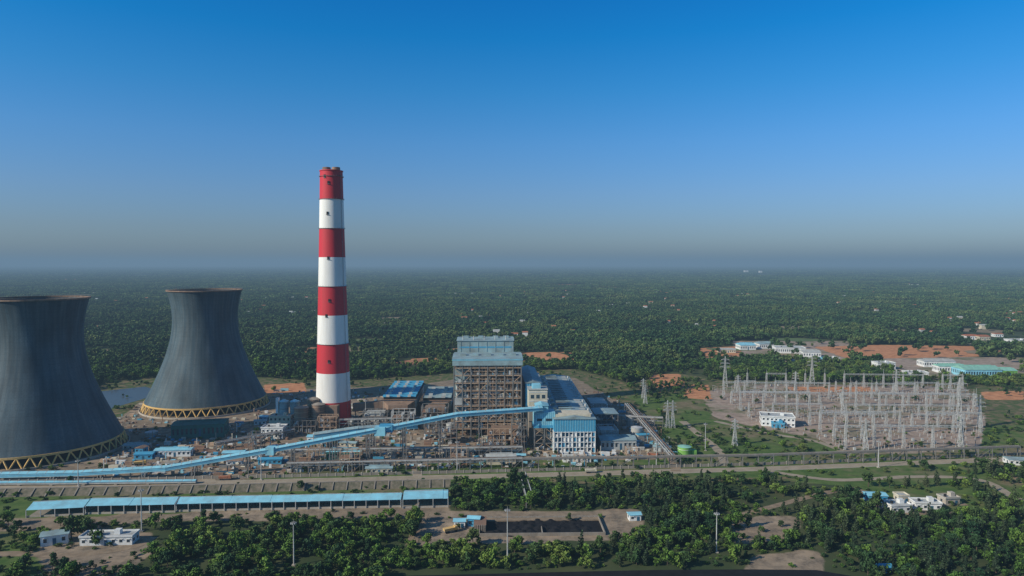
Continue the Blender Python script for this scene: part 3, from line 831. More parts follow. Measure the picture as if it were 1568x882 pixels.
# ------------------------------------------------------------------ precipitators
def precipitator(x, y, W, D, zt, rot, wall, roof):
    o = Obj('electrostatic_precipitator', x, y, rot)
    nx_, ny_ = max(2, int(W/9)), max(2, int(D/12))
    zb = zt*.5
    for i in range(nx_+1):
        for j in range(ny_+1): o.beam('legs', 'steel', (W*i/nx_, D*j/ny_, 0), (W*i/nx_, D*j/ny_, zb), .7)
    for i in range(nx_):
        for j in range(ny_):
            x0, x1 = W*i/nx_, W*(i+1)/nx_; y0, y1 = D*j/ny_, D*(j+1)/ny_; xm, ym = (x0+x1)/2, (y0+y1)/2
            o.hexa('hoppers', 'palegrey', [(xm-.7, ym-.7, zb-6), (xm+.7, ym-.7, zb-6), (xm+.7, ym+.7, zb-6), (xm-.7, ym+.7, zb-6), (x0+.1, y0+.1, zb), (x1-.1, y0+.1, zb), (x1-.1, y1-.1, zb), (x0+.1, y1-.1, zb)])
    o.box('casing', wall, 0, W, 0, D, zb, zt-3)
    for x_ in np.arange(0, W, 3): o.box('stiffeners', 'roofgrey', x_, x_+.35, -.35, 0, zb, zt-3)
    for z in (zb+2, zb+5.5): o.box('stiffener_bands', 'steel', -.4, W+.4, -.45, -.35, z, z+.4)
    o.box('walkway', 'rust', -1.2, W+1.2, -1.5, D+1, zt-3, zt-2.8)
    o.box('top_house', 'dark', .5, W-.5, 1, D-.5, zt-2.8, zt-.5)
    for j in range(ny_):
        y0, y1 = D*j/ny_, D*(j+1)/ny_
        o.gable('roof', roof, 0, W, y0+.8, y1-.8, zt-.5, 1.2, 'x', .5)
        for i in range(nx_): o.box('transformers', 'galv', W*(i+.3)/nx_, W*(i+.6)/nx_, y0-.2, y0+.7, zt-.5, zt+1.6)
    o.hexa('inlet_duct', 'brown', [(W*.2, -9, zb+2), (W*.8, -9, zb+2), (W, 0, zb+.5), (0, 0, zb+.5), (W*.2, -9, zb+6), (W*.8, -9, zb+6), (W, 0, zt-4), (0, 0, zt-4)])
    o.done()
precipitator(-121, 636, 30, 88, 25, 2, 'palegrey', 'bluemid')
precipitator(-85, 652, 26, 60, 21, 2, 'palegrey', 'roofgrey')
o = Obj('flue_gas_duct')
o.beam('duct', 'brown', (-150, 640, 14), (-121, 644, 16), 7); o.beam('duct', 'brown', (-150, 655, 12), (-84, 662, 12), 5)
for x in (-148, -138, -128): o.beam('supports', 'steel', (x, 641, 0), (x, 641, 12), .8)
for k in range(3): o.cyl('id_fans', 'palegrey', 622, 4, -150+k*12, -146+k*12, 4, 4, 18, 'x')
o.done()
frame_block('steel_pipe_structure', -108, 606, 20, 14, 17, 2, 'galv', 5, .5)
frame_block('steel_pipe_structure', -82, 612, 24, 16, 20, 2, 'steel', 5, .5, fill=True, fillmat='brown')
frame_block('steel_pipe_structure', -136, 618, 22, 12, 15, 2, 'steel', 5, .5, fill=True, fillmat='palegrey')
frame_block('steel_pipe_structure', -60, 560, 14, 12, 15, 2, 'steel', 5, .5)
frame_block('steel_pipe_structure', -20, 556, 24, 18, 14, 2, 'scaff', 5, .5, fill=True, fillmat='brown')
frame_block('steel_pipe_structure', 0, 545, 12, 14, 22, 2, 'steel', 5, .5)
frame_block('steel_pipe_structure', 72, 560, 16, 20, 12, 2, 'galv', 5, .5, fill=True, fillmat='palegrey')
frame_block('steel_pipe_structure', 74, 600, 20, 24, 16, 2, 'steel', 5, .5, fill=True, fillmat='bluedk', roof='roofgrey')
frame_block('steel_pipe_structure', 74, 650, 22, 40, 15, 2, 'steel', 6, .5, fill=True, fillmat='palegrey')
bpx('electrical_building', 500, 552, 706, 10, 7, wall='teal', roof='blue', kind='gable')
bpx('electrical_building', 570, 628, 640, 14, 12, wall='palegrey', roof='blue', kind='gable', rot=2)
bpx('maintenance_shed', 920, 975, 690, 16, 8, wall='palegrey', roof='roofgrey', kind='gable', rot=3)
bpx('maintenance_shed', 862, 905, 708, 7, 5, wall='white', roof='palegrey', kind='flat')
bpx('maintenance_shed', 680, 725, 700, 9, 5, wall='palegrey', roof='roofgrey', kind='gable', rot=3)
bpx('maintenance_shed', 745, 790, 712, 9, 6, wall='cream', roof='palegrey', kind='gable', rot=3)
bpx('control_building', 850, 884, 672, 8, 12, wall='bluemid', roof='blue', kind='flat', floors=3)

o = Obj('ash_silo', -212, 630)
for k, x in enumerate((0, 10)):
    o.cyl('silo_shell', 'roofgrey', x, 0, 6, 22, 4.2, 4.2, 24); o.cyl('silo_cone', 'palegrey', x, 0, 2, 6, 1, 4.2, 24); o.cyl('silo_roof', 'blue', x, 0, 22, 23.5, 4.4, 1, 24)
    for t in range(4): o.beam('legs', 'steel', (x+3.6*math.cos(t*PI/2+.7), 3.6*math.sin(t*PI/2+.7), 0), (x+3.6*math.cos(t*PI/2+.7), 3.6*math.sin(t*PI/2+.7), 8), .6)
for z in (10, 15, 20): o.cyl('hoops', 'steel', 0, 0, z, z+.4, 4.35, 4.35, 24); o.cyl('hoops', 'steel', 10, 0, z, z+.4, 4.35, 4.35, 24)
o.box('stair_tower', 'white', -7, -4.6, -2, 2, 0, 25)
o.done()
o = Obj('insulated_tank', -190, 612)
for k, (x, y, r_, h_) in enumerate(((0, 0, 6.5, 20), (14, 4, 6, 22), (7, 14, 6, 25))):
    o.cyl('tank_shell', 'brown', x, y, 0, h_, r_, r_, 28); o.cyl('tank_roof', 'conc', x, y, h_, h_+1.6, r_+.2, .6, 28)
    for z in np.arange(4, h_, 4): o.cyl('wind_girders', 'scaff', x, y, z, z+.35, r_+.25, r_+.25, 28)
o.done()
frame_block('steel_pipe_structure', -172, 600, 16, 10, 14, 2, 'scaff', 5, .5, fill=True, fillmat='brown')
frame_block('steel_pipe_structure', -196, 598, 22, 8, 11, 2, 'steel', 4, .4)
bpx('pump_house', 400, 433, 672, 12, 9, wall='white', roof='palegrey', kind='flat', floors=2)
bpx('pump_house', 412, 445, 655, 10, 10, wall='cream', roof='palegrey', kind='flat', floors=2)
bpx('pump_house', 470, 500, 680, 8, 6, wall='white', roof='blue', kind='gable')
bpx('water_treatment_building', 262, 338, 674, 22, 12, wall='teal', roof='teal', kind='gable', rot=12, rh=1.2)
bpx('site_office', 236, 290, 700, 8, 5, wall='white', roof='blue', kind='gable', rot=4, floors=1)
bpx('site_office', 205, 232, 704, 8, 4, wall='bluemid', roof='bluemid', kind='gable', rot=4)
bpx('site_office', 188, 225, 690, 7, 4, wall='palegrey', roof='roofgrey', kind='gable', rot=4)
bpx('site_office', 340, 372, 702, 8, 4, wall='palegrey', roof='blue', kind='gable', rot=4)
bpx('site_office', 395, 430, 712, 6, 4, wall='bluemid', roof='bluemid', kind='gable', rot=4)
bpx('site_office', 290, 330, 716, 5, 4, wall='conc', roof='palegrey', kind='gable', rot=4)
bpx('site_office', 560, 600, 726, 5, 4, wall='cream', roof='roofgrey', kind='gable', rot=3)
o = Obj('green_storage_tank', *G(1048, 696))
o.cyl('shell', 'green', 0, 0, 0, 6.5, 5.2, 5.2, 28); o.cyl('roof', 'greenroof', 0, 0, 6.5, 7.4, 5.4, .5, 28); o.box('annex', 'green', 4.8, 9, -2.5, 2.5, 0, 4); o.cyl('girder', 'white', 0, 0, 4.6, 4.85, 5.3, 5.3, 28)
o.done()
for (u, v, r_, h_) in ((690, 660, 4, 7), (975, 668, 5, 8), (965, 652, 4, 9), (600, 700, 3.5, 6), (232, 668, 5, 4)):
    x, y = G(u, v); o = Obj('storage_tank', x, y)
    o.cyl('shell', 'palegrey', 0, 0, 0, h_, r_, r_, 24); o.cyl('roof', 'galv', 0, 0, h_, h_+1, r_+.15, .4, 24); o.cyl('hoop', 'steel', 0, 0, h_*.5, h_*.5+.3, r_+.12, r_+.12, 24)
    for k in range(8): o.beam('ladder', 'steel', (r_+.3, -.4, k*h_/8), (r_+.3, -.4, (k+1)*h_/8), .12); o.beam('ladder', 'steel', (r_+.3, .4, k*h_/8), (r_+.3, .4, (k+1)*h_/8), .12)
    o.done()

# ------------------------------------------------------------------ long blue sheds in the foreground
def long_shed(p, q, wd, h):
    p = Vector((*p, 0)); q = Vector((*q, 0)); L_ = (q-p).length; rot = math.degrees(math.atan2(q.y-p.y, q.x-p.x))
    o = Obj('long_storage_shed', p.x, p.y, rot)
    n = int(L_/7)
    for i in range(n+1):
        x = L_*i/n
        for y in (0, wd): o.box('posts', 'galv', x-.2, x+.2, y-.2, y+.2, 0, h)
        o.beam('rafters', 'galv', (x, 0, h), (x, wd/2, h+2.0), .2)
    o.box('rear_wall', 'palegrey', 0, L_, wd-.5, wd-.3, 0, h)
    o.box('plinth', 'concl', 0, L_, .3, .6, 0, 1.1)
    o.box('floor', 'conc', 0, L_, .6, wd-.6, 0, .12)
    a = 0; k = 0
    while a < L_-1:
        b_ = min(L_, a+R.uniform(12, 26)); dz = R.uniform(-.08, .12)
        o.gable('roof_'+'ab'[k % 2], 'blue', a+.06, b_-.06, 0, wd, h+.1+dz, 2.3, 'x', .06)
        o.box('ridge_cap', 'palegrey', a+.3, b_-.3, wd/2-.3, wd/2+.3, h+2.35+dz, h+2.55+dz)
        a = b_; k += 1
    o.done()
long_shed(G(40, 793), G(128, 789), 16, 4.5)
long_shed(G(131, 788), G(268, 785), 14, 5)
long_shed(G(270, 784), G(614, 777), 12, 4.8)
long_shed(G(617, 779), G(686, 777), 17, 5.5)

# ------------------------------------------------------------------ small houses front
bpx('white_house', 62, 98, 838, 8, 5.5, rot=24, wall='white', roof='roofgrey', kind='gable', floors=1)
bpx('white_house', 122, 200, 836, 8, 4.2, rot=3, wall='white', roof='palegrey', kind='flat')
bpx('white_house', 1330, 1358, 770, 8, 4.5, rot=-4, wall='bluemid', roof='blue', kind='gable')
bpx('white_house', 1365, 1398, 786, 9, 4, rot=6, wall='white', roof='palegrey')
bpx('white_house', 1402, 1440, 781, 8, 4, rot=-5, wall='white', roof='palegrey')
bpx('white_house', 1448, 1472, 774, 7, 4, rot=8, wall='concl', roof='palegrey')
bpx('white_house', 1376, 1392, 770, 6, 4, rot=0, wall='cream', roof='palegrey')
bpx('white_house', 1545, 1575, 712, 9, 4, rot=-10, wall='white', roof='roofgrey', kind='gable')
bpx('guard_hut', 695, 712, 808, 5, 3.5, wall='white', roof='blue', kind='gable')
bpx('guard_hut', 716, 734, 806, 5, 4.5, rot=-8, wall='bluemid', roof='blue', kind='gable')
bpx('guard_hut', 964, 982, 798, 5, 3.5, rot=5, wall='white', roof='blue', kind='gable')
bpx('guard_hut', 1348, 1366, 878, 4, 3, wall='bluemid', roof='bluemid', kind='gable')
c0 = G(733, 822); o = Obj('coal_settling_basin', c0[0], c0[1], 1.5)
Wb, Db = G(928, 822)[0]-c0[0], 25
o.box('coal_slurry', 'coal', .5, Wb-.5, .5, Db-.5, .1, .3)
for (a, b_, c_, e_) in ((0, Wb, 0, .5), (0, Wb, Db-.5, Db), (0, .5, .5, Db-.5), (Wb-.5, Wb, .5, Db-.5), (Wb*.5, Wb*.5+.4, .5, Db*.4)): o.box('walls', 'conc', a, b_, c_, e_, 0, 1.8)
o.box('sand_bench', 'dirt', .5, Wb-.5, Db*.84, Db-.5, .3, 1.0)
o.box('inlet_block', 'rust', -3, 4, 6, 20, 0, 4)
for k in range(7): o.box('inlet_cells', 'concl', -2.8+k, -2.5+k, 5.6, 6, 0, 4.3)
for i in range(60):
    x, y = R.uniform(2, Wb-3), R.uniform(2, Db-2); s_ = R.uniform(.4, 2.6)
    o.cyl('coal_heaps', 'coal', x, y, .3, .3+s_*.5, s_*1.6, .2, 8)
o.done()

# ------------------------------------------------------------------ right side buildings
bpx('switchyard_control_building', 1166, 1214, 652, 18, 8.5, rot=-14, wall='white', roof='palegrey', kind='flat', floors=2)
bpx('switchyard_control_building', 1182, 1200, 655, 5, 4, rot=-14, wall='bluemid', roof='blue', kind='flat')
for (u0, u1, v, d_, h_, wl, rf, kd) in ((1134, 1158, 536, 24, 8, 'white', 'blue', 'gable'), (1163, 1188, 534, 24, 8, 'white', 'roofgrey', 'gable'), (1188, 1232, 541, 26, 9, 'white', 'palegrey', 'flat'),
        (1230, 1256, 547, 22, 8, 'white', 'palegrey', 'gable'), (1244, 1266, 556, 14, 6, 'palegrey', 'blue', 'gable'), (1268, 1286, 555, 14, 6, 'white', 'palegrey', 'flat'),
        (1187, 1216, 558, 12, 6, 'cream', 'palegrey', 'gable'), (1100, 1126, 540, 14, 5, 'cream', 'palegrey', 'gable'), (1344, 1372, 566, 16, 9, 'white', 'palegrey', 'flat'), (1388, 1420, 580, 14, 8, 'white', 'palegrey', 'flat'),
        (1415, 1462, 562, 20, 8, 'white', 'palegrey', 'gable'), (1438, 1478, 571, 18, 9, 'white', 'greenroof', 'gable'), (1478, 1534, 578, 30, 10, 'blue', 'greenroof', 'gable'), (1532, 1556, 578, 20, 9, 'green', 'greenroof', 'gable'),
        (1480, 1498, 520, 18, 7, 'white', 'orange', 'gable'), (1500, 1516, 521, 18, 7, 'cream', 'orange', 'gable'), (1550, 1580, 529, 24, 9, 'white', 'palegrey', 'flat'), (1524, 1536, 516, 14, 6, 'white', 'orange', 'gable')):
    bpx('site_building', u0, u1, v, d_, h_, rot=R.uniform(-8, 4), wall=wl, roof=rf, kind=kd)

# distant villages
o = Obj('village_houses')
last = (0, 2000)
for k in range(300):
    yy = 1400*math.exp(R.uniform(0, 1.6)); xx = R.uniform(-.8, .85)*yy
    if R.random() < .5: xx, yy = last[0]+R.uniform(-120, 120), last[1]+R.uniform(-80, 80)
    last = (xx, yy)
    a, b_, h_ = R.uniform(6, 14), R.uniform(6, 12), R.uniform(7, 11)
    t = R.choice(['white', 'cream', 'palegrey'])
    o.box('walls_'+t, t, xx, xx+a, yy, yy+b_, 0, h_); rf = R.choice(['orange', 'palegrey', 'orange']); o.gable('roof_'+rf, rf, xx, xx+a, yy, yy+b_, h_, 2.5, 'x', .5)
for (u, v_, w_) in ((1140, 409, 60), (1163, 410, 40)):
    x, y = G(u, v_+9); o.box('walls_white', 'white', x, x+w_, y, y+40, 0, 40); o.box('roof_flat', 'palegrey', x-1, x+w_+1, y-1, y+41, 40, 42)
o.done()

# ------------------------------------------------------------------ switchyard
SR = math.radians(-3)
sw0 = Vector((225, 545))
def swp(a, b_): return (sw0.x + a*math.cos(SR)-b_*math.sin(SR), sw0.y + a*math.sin(SR)+b_*math.cos(SR))
rows = np.array([8, 30, 60, 84, 116, 146, 180, 212, 250, 282, 310]); cols = np.arange(0, 340, 23)
gant = []
for ri, rb_ in enumerate(rows):
    cur = []
    for ci, ca in enumerate(cols):
        x, y = swp(ca, rb_)
        if inpoly(np.array([x]), np.array([y]), SWYD)[0] and R.random() < .94: cur.append((x, y))
        else:
            if len(cur) > 1: gant.append((ri, cur))
            cur = []
    if len(cur) > 1: gant.append((ri, cur))
for ri, cur in gant:
    hh = [19, 13, 19, 12, 14, 20, 13, 18, 13, 17, 13][ri]
    o = Obj('switchyard_gantry')
    for (x, y) in cur: o.lattice('columns', 'galv', x, y, 0, hh, 1.9, 1.0, 5, .26); o.beam('peak', 'galv', (x, y, hh), (x, y, hh+R.choice([2, 4, 6])), .22)
    for a, b_ in zip(cur[:-1], cur[1:]):
        if R.random() < .75:
            o.truss('beams', 'galv', (*a, hh-.7), (*b_, hh-.7), 1.2, 9, .2)
            for k in (1, 2, 3):
                p = Vector((*a, hh-1.4)).lerp(Vector((*b_, hh-1.4)), k/4); o.beam('insulator_strings', 'brown', p, p-Vector((0, 0, 2.4)), .3)
    o.done()
o = Obj('overhead_conductors')
for (r1, c1), (r2, c2) in zip(gant[:-1], gant[1:]):
    if r2 == r1: continue
    for (x, y) in c1:
        cand = [q for q in c2 if abs(q[0]-x) < 10]
        if not cand: continue
        q = cand[0]
        for dx in (6, 12, 18):
            a = Vector((x+dx, y, 11)); b_ = Vector((q[0]+dx, q[1], 11)); prev = a
            for k in range(1, 5):
                p = a.lerp(b_, k/4); p.z -= 6*(k/4)*(1-k/4); o.beam('wires', 'steel', prev, p, .08); prev = p
o.done()
o = Obj('switchyard_equipment')
for a in np.arange(0, 340, 7):
    for b_ in np.arange(0, 320, 8):
        x, y = swp(a+R.uniform(-1, 1), b_+R.uniform(-.4, .4))
        if (b_ // 24) % 4 == 3: continue
        if R.random() < .55 and inpoly(np.array([x]), np.array([y]), SWYD)[0]:
            t = R.random()
            if t < .7:
                o.beam('support_posts', 'galv', (x, y, 0), (x, y, 2.8), .35); o.cyl('insulators', 'brown', x, y, 2.8, 5.2, .28, .2, 6); o.beam('terminals', 'galv', (x-1.2, y, 5.3), (x+1.2, y, 5.3), .2)
            elif t < .92:
                for dx in (-1.5, 1.5): o.beam('support_posts', 'galv', (x+dx, y, 0), (x+dx, y, 3), .3); o.cyl('insulators', 'brown', x+dx, y, 3, 5.4, .28, .2, 6)
                o.beam('isolator_arms', 'galv', (x-1.8, y, 5.5), (x+1.8, y, 5.5), .25); o.beam('support_posts', 'galv', (x-1.8, y, 3), (x+1.8, y, 3), .3)
            else:
                o.box('breaker_tanks', 'palegrey', x-.9, x+.9, y-.8, y+.8, .3, 2.2); o.box('kiosk_roof', 'galv', x-1, x+1, y-.9, y+.9, 2.2, 2.35)
o.done()

def pylon(u, v, h, wb=6):
    x, y = G(u, v); o = Obj('transmission_tower', x, y, R.uniform(-15, 15))
    o.lattice('lower_body', 'galv', 0, 0, 0, h*.62, wb, wb*.3, 6, .34); o.lattice('upper_body', 'galv', 0, 0, h*.62, h, wb*.3, .5, 4, .28)
    for k, z in enumerate((h*.64, h*.76, h*.88)):
        a = h*(.17-.02*k)
        for s_ in (-1, 1):
            o.beam('cross_arms', 'galv', (0, -.5, z), (s_*a, 0, z+.4), .26); o.beam('cross_arms', 'galv', (0, .5, z), (s_*a, 0, z+.4), .26); o.beam('cross_arms', 'galv', (0, 0, z+2), (s_*a, 0, z+.4), .26)
            o.beam('insulator_strings', 'brown', (s_*a, 0, z+.3), (s_*a, 0, z-2), .3)
    o.done()
for u, v, h in ((1110, 592, 37), (1243, 589, 37), (988, 618, 20), (1022, 655, 25), (1030, 655, 25), (1125, 682, 22), (1468, 660, 48), (1500, 655, 30), (1290, 640, 30), (1218, 600, 24), (1372, 600, 26), (1130, 600, 20), (1455, 600, 24), (985, 610, 22), (1325, 690, 26), (1470, 688, 28)):
    pylon(u, v, h, 5.5 if h > 30 else 3.6)

# ------------------------------------------------------------------ masts, trucks, debris
def mast(u, v, h):
    x, y = G(u, v); o = Obj('high_mast_lamp', x, y)
    o.cyl('pole', 'galv', 0, 0, 0, h, .36, .18, 10); o.box('base', 'concl', -.9, .9, -.9, .9, 0, .6)
    o.cyl('lamp_ring', 'steel', 0, 0, h-.6, h-.3, 1.1, 1.1, 14)
    for k in range(8):
        t = k*PI/4; o.box('floodlights', 'galv', 1.2*math.cos(t)-.28, 1.2*math.cos(t)+.28, 1.2*math.sin(t)-.28, 1.2*math.sin(t)+.28, h-.9, h-.4)
    o.beam('finial', 'galv', (0, 0, h), (0, 0, h+1.4), .1)
    o.done()
for u, v, h in ((450, 866, 22), (777, 868, 29), (1097, 846, 21), (217, 814, 24), (700, 722, 22), (1005, 716, 20), (560, 652, 24), (1080, 690, 22), (400, 735, 18), (120, 745, 18), (1345, 716, 20)):
    mast(u, v, h)

def truck(u, v, rot, c):
    x, y = G(u, v); o = Obj('dump_truck', x, y, rot, .1)
    o.box('chassis', 'steel', -4, 4, -1, 1, .8, 1.2)
    o.hexa('cab', c, [(2.2, -1.2, 1.2), (4.1, -1.2, 1.2), (4.1, 1.2, 1.2), (2.2, 1.2, 1.2), (2.2, -1.2, 3.2), (3.7, -1.2, 3.2), (3.7, 1.2, 3.2), (2.2, 1.2, 3.2)])
    o.hexa('dump_body', c, [(-4, -1.1, 1.25), (2, -1.1, 1.25), (2, 1.1, 1.25), (-4, 1.1, 1.25), (-4.3, -1.35, 2.7), (2, -1.35, 2.7), (2, 1.35, 2.7), (-4.3, 1.35, 2.7)])
    o.box('windscreen', 'glass', 3.78, 3.98, -1, 1, 2.2, 2.9)
    for wx in (-3, -1.8, 3):
        for wy in (-1.25, .85): o.cyl('wheels', 'tyre', wx, .55, wy, wy+.4, .55, .55, 12, 'y')
    o.done()
for u, v, r_, c in ((345, 735, 5, 'orange'), (905, 724, 5, 'cream'), (610, 712, 60, 'yellow'), (1000, 700, -30, 'orange'), (215, 712, 20, 'yellow'), (690, 815, 30, 'yellow')):
    truck(u, v, r_, c)

o = Obj('construction_debris')
cols_ = ['galv', 'rust', 'palegrey', 'blue', 'brown', 'cream', 'scaff', 'conc', 'white', 'concl', 'steel', 'rust', 'bluemid']
FOOT = [(-380, 545, 68), (-321, 713, 68), (-168, 638, 20)]
k = 0
while k < 2600:
    u = R.uniform(150, 1030); v = R.uniform(598, 735); x, y = G(u, v)
    if not inpoly(np.array([x]), np.array([y]), YARD)[0]: continue
    if any((x-a)**2+(y-b_)**2 < r_*r_ for a, b_, r_ in FOOT): continue
    if abs(y-(484+.087*(x+40))) < 8: continue
    k += 1
    m_ = R.choice(cols_); a, b_, h_ = R.uniform(.6, 4.0), R.uniform(.6, 3), R.uniform(.3, 2.0)
    if R.random() < .12: a *= 2.4; h_ *= 1.6
    if R.random() < .1: h_ = R.uniform(3, 7); a = .5; b_ = .5
    o.box('pieces_'+m_, m_, x, x+a, y, y+b_, 0, h_)
    if R.random() < .3: o.gable('tops_'+m_, m_, x, x+a, y, y+b_, h_, .5, 'x', .2)
for q in range(60):
    u = R.uniform(220, 780); v = R.uniform(655, 722); x, y = G(u, v)
    if any((x-a)**2+(y-b_)**2 < r_*r_ for a, b_, r_ in FOOT): continue
    for j in range(R.randint(3, 8)): o.beam('pipe_stacks', 'rust', (x, y+j*.9, .5), (x+R.uniform(5, 12), y+j*.9+R.uniform(-.5, .5), .5), .6)
o.done()
for k in range(46):
    u = R.uniform(190, 1010); v = R.uniform(610, 728); x, y = G(u, v)
    if not inpoly(np.array([x]), np.array([y]), YARD)[0] or any((x-a)**2+(y-b_)**2 < (r_+8)**2 for a, b_, r_ in FOOT): continue
    if -140 < x < 95 and 545 < y < 760: continue
    if abs(y-(484+.087*(x+40))) < 14: continue
    building('site_shed', x, y, R.uniform(6, 14), R.uniform(4, 8), R.uniform(3, 4.5), R.uniform(-10, 15), R.choice(['palegrey', 'cream', 'conc', 'white', 'bluemid']), R.choice(['blue', 'roofgrey', 'conc', 'bluemid', 'brown']), 'gable')
for k, (u, v) in enumerate(((470, 715), (520, 722), (690, 712), (740, 700), (880, 712), (960, 705), (650, 672), (560, 690), (380, 690), (480, 690))):
    x, y = G(u, v)
    frame_block('steel_pipe_structure', x, y, R.uniform(8, 16), R.uniform(6, 10), R.uniform(7, 14), 3, R.choice(['steel', 'galv', 'scaff']), 4, .4)

# ------------------------------------------------------------------ trees
def tree_mesh(name, seed, h, cr, n, ls, leaf='leaf', shape='round', trunk=True):
    r = np.random.default_rng(seed); V = []; Fc = []; tone = []; mi = []
    def addcyl(p, q, r0, r1, k=5):
        p, q = Vector(p), Vector(q); d = (q-p).normalized(); a = d.orthogonal().normalized(); b_ = d.cross(a); s0 = len(V)
        for (c_, rr) in ((p, r0), (q, r1)):
            for i in range(k): t = 2*PI*i/k; V.append(tuple(c_+a*rr*math.cos(t)+b_*rr*math.sin(t))); tone.append(1)
        for i in range(k): j = (i+1) % k; Fc.append((s0+i, s0+j, s0+k+j, s0+k+i)); mi.append(1)
    lobes = []
    if shape == 'round':
        ex = r.uniform(.7, 1.3)
        for i in range(12):
            t = r.uniform(0, 2*PI); q = r.uniform(.15, .9)*cr
            lobes.append((q*math.cos(t)*ex, q*math.sin(t)/ex, h*r.uniform(.35, .88), cr*r.uniform(.2, .44), r.uniform(.55, 1.5)))
        lobes.append((r.uniform(-.2, .2)*cr, 0, h*.84, cr*.34, 1.2))
    elif shape == 'spire':
        for i in range(11):
            f = i/10; lobes.append((r.uniform(-.3, .3)*cr, r.uniform(-.3, .3)*cr, h*(.2+.75*f), cr*(.55-.4*f)*r.uniform(.65, 1.3), r.uniform(.7, 1.3)))
    else:
        for i in range(30):
            t = r.uniform(0, 2*PI); q = math.sqrt(r.uniform(0, 1))*cr
            lobes.append((q*math.cos(t), q*math.sin(t), h*r.uniform(.4, .85), r.uniform(2.2, 5.5), r.uniform(.5, 1.55)))
    if trunk:
        addcyl((0, 0, -.3), (0, 0, h*.45), h*.03, h*.018, 6)
        for lb in lobes[:5]: addcyl((0, 0, h*.36), (lb[0]*.8, lb[1]*.8, lb[2]-lb[3]*.2), h*.013, h*.006, 4)
    wts = np.array([lb[3]**2 for lb in lobes]); wts /= wts.sum()
    for k in range(n):
        lb = lobes[r.choice(len(lobes), p=wts)]
        d = r.normal(size=3); d /= np.linalg.norm(d)
        rad = lb[3]*r.uniform(.6, 1.25)
        sq = 1.6 if shape == 'spire' else .8
        c_ = Vector((lb[0]+d[0]*rad, lb[1]+d[1]*rad, max(lb[2]+d[2]*rad*sq, h*.1)))
        nrm = Vector(d)*.8 + Vector(r.normal(size=3))*.6; nrm.normalize()
        a = nrm.orthogonal().normalized(); a.rotate(Matrix.Rotation(r.uniform(0, 6.28), 3, nrm)); b_ = nrm.cross(a)
        s_ = ls*r.uniform(.45, 1.3); s0 = len(V)
        tn = lb[4]*r.uniform(.7, 1.3)*(.72+.4*max(0, d[2]))  # random lobe and leaf tone; upward leaves painted lighter as if sunlit
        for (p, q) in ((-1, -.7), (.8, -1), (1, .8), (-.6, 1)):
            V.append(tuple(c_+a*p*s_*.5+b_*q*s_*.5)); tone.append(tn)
        Fc.append((s0, s0+1, s0+2, s0+3)); mi.append(0)
    me = bpy.data.meshes.new(name); me.from_pydata(V, [], Fc)
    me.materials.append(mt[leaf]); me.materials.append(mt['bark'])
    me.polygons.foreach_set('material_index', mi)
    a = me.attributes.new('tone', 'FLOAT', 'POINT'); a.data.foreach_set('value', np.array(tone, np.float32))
    me.update(); return me

def coll(name, meshes):
    c_ = bpy.data.collections.new(name)
    for k, me in enumerate(meshes):
        ob = bpy.data.objects.new(me.name, me); c_.objects.link(ob)
    return c_
near = coll('near_tree_kinds', [tree_mesh('tree_a%d' % i, 30+i, [10, 9, 12, 8][i], [4.8, 4.2, 4.2, 5][i], 680, .85, 'leaf') for i in range(4)] + [tree_mesh('tree_b%d' % i, 50+i, [8, 9.5, 7][i], [4.6, 4.2, 4.8][i], 640, .85, 'leafbright') for i in range(3)] + [tree_mesh('tree_c%d' % i, 70+i, 12, 3.0, 560, .7, 'leafdk', 'spire') for i in range(2)])
far = coll('far_tree_kinds', [tree_mesh('fartree_%d' % i, 90+i, 11, 5.6, 260, 1.8, 'leaf', trunk=False) for i in range(5)])
clump = coll('canopy_kinds', [tree_mesh('canopy_%d' % i, 120+i, 11, 20, 900, 2.9, 'leaf', 'clump', trunk=False) for i in range(4)])

def scatter(name, col, pts, scl, rot, idx):
    me = bpy.data.meshes.new(name); me.from_pydata(pts.tolist(), [], [])
    a = me.attributes.new('scl', 'FLOAT_VECTOR', 'POINT'); a.data.foreach_set('vector', scl.astype(np.float32).ravel())
    a = me.attributes.new('rotz', 'FLOAT_VECTOR', 'POINT'); rr = np.zeros((len(pts), 3), np.float32); rr[:, 2] = rot; a.data.foreach_set('vector', rr.ravel())
    a = me.attributes.new('idx', 'INT', 'POINT'); a.data.foreach_set('value', idx.astype(np.int32))
    ob = bpy.data.objects.new(name, me); scene.collection.objects.link(ob)
    ng = bpy.data.node_groups.new(name+'_scatter', 'GeometryNodeTree')
    ng.interface.new_socket('Geometry', in_out='INPUT', socket_type='NodeSocketGeometry'); ng.interface.new_socket('Geometry', in_out='OUTPUT', socket_type='NodeSocketGeometry')
    N = ng.nodes; L = ng.links
    gi, gout = N.new('NodeGroupInput'), N.new('NodeGroupOutput')
    ci = N.new('GeometryNodeCollectionInfo'); ci.inputs['Collection'].default_value = col; ci.inputs['Separate Children'].default_value = True; ci.inputs['Reset Children'].default_value = True
    ip = N.new('GeometryNodeInstanceOnPoints'); ip.inputs['Pick Instance'].default_value = True
    def na(nm, ty):
        x = N.new('GeometryNodeInputNamedAttribute'); x.data_type = ty; x.inputs['Name'].default_value = nm; return x.outputs['Attribute']
    L.new(gi.outputs[0], ip.inputs['Points']); L.new(ci.outputs[0], ip.inputs['Instance'])
    L.new(na('idx', 'INT'), ip.inputs['Instance Index']); L.new(na('rotz', 'FLOAT_VECTOR'), ip.inputs['Rotation']); L.new(na('scl', 'FLOAT_VECTOR'), ip.inputs['Scale'])
    L.new(ip.outputs[0], gout.inputs[0])
    md = ob.modifiers.new('scatter', 'NODES'); md.node_group = ng
    return ob

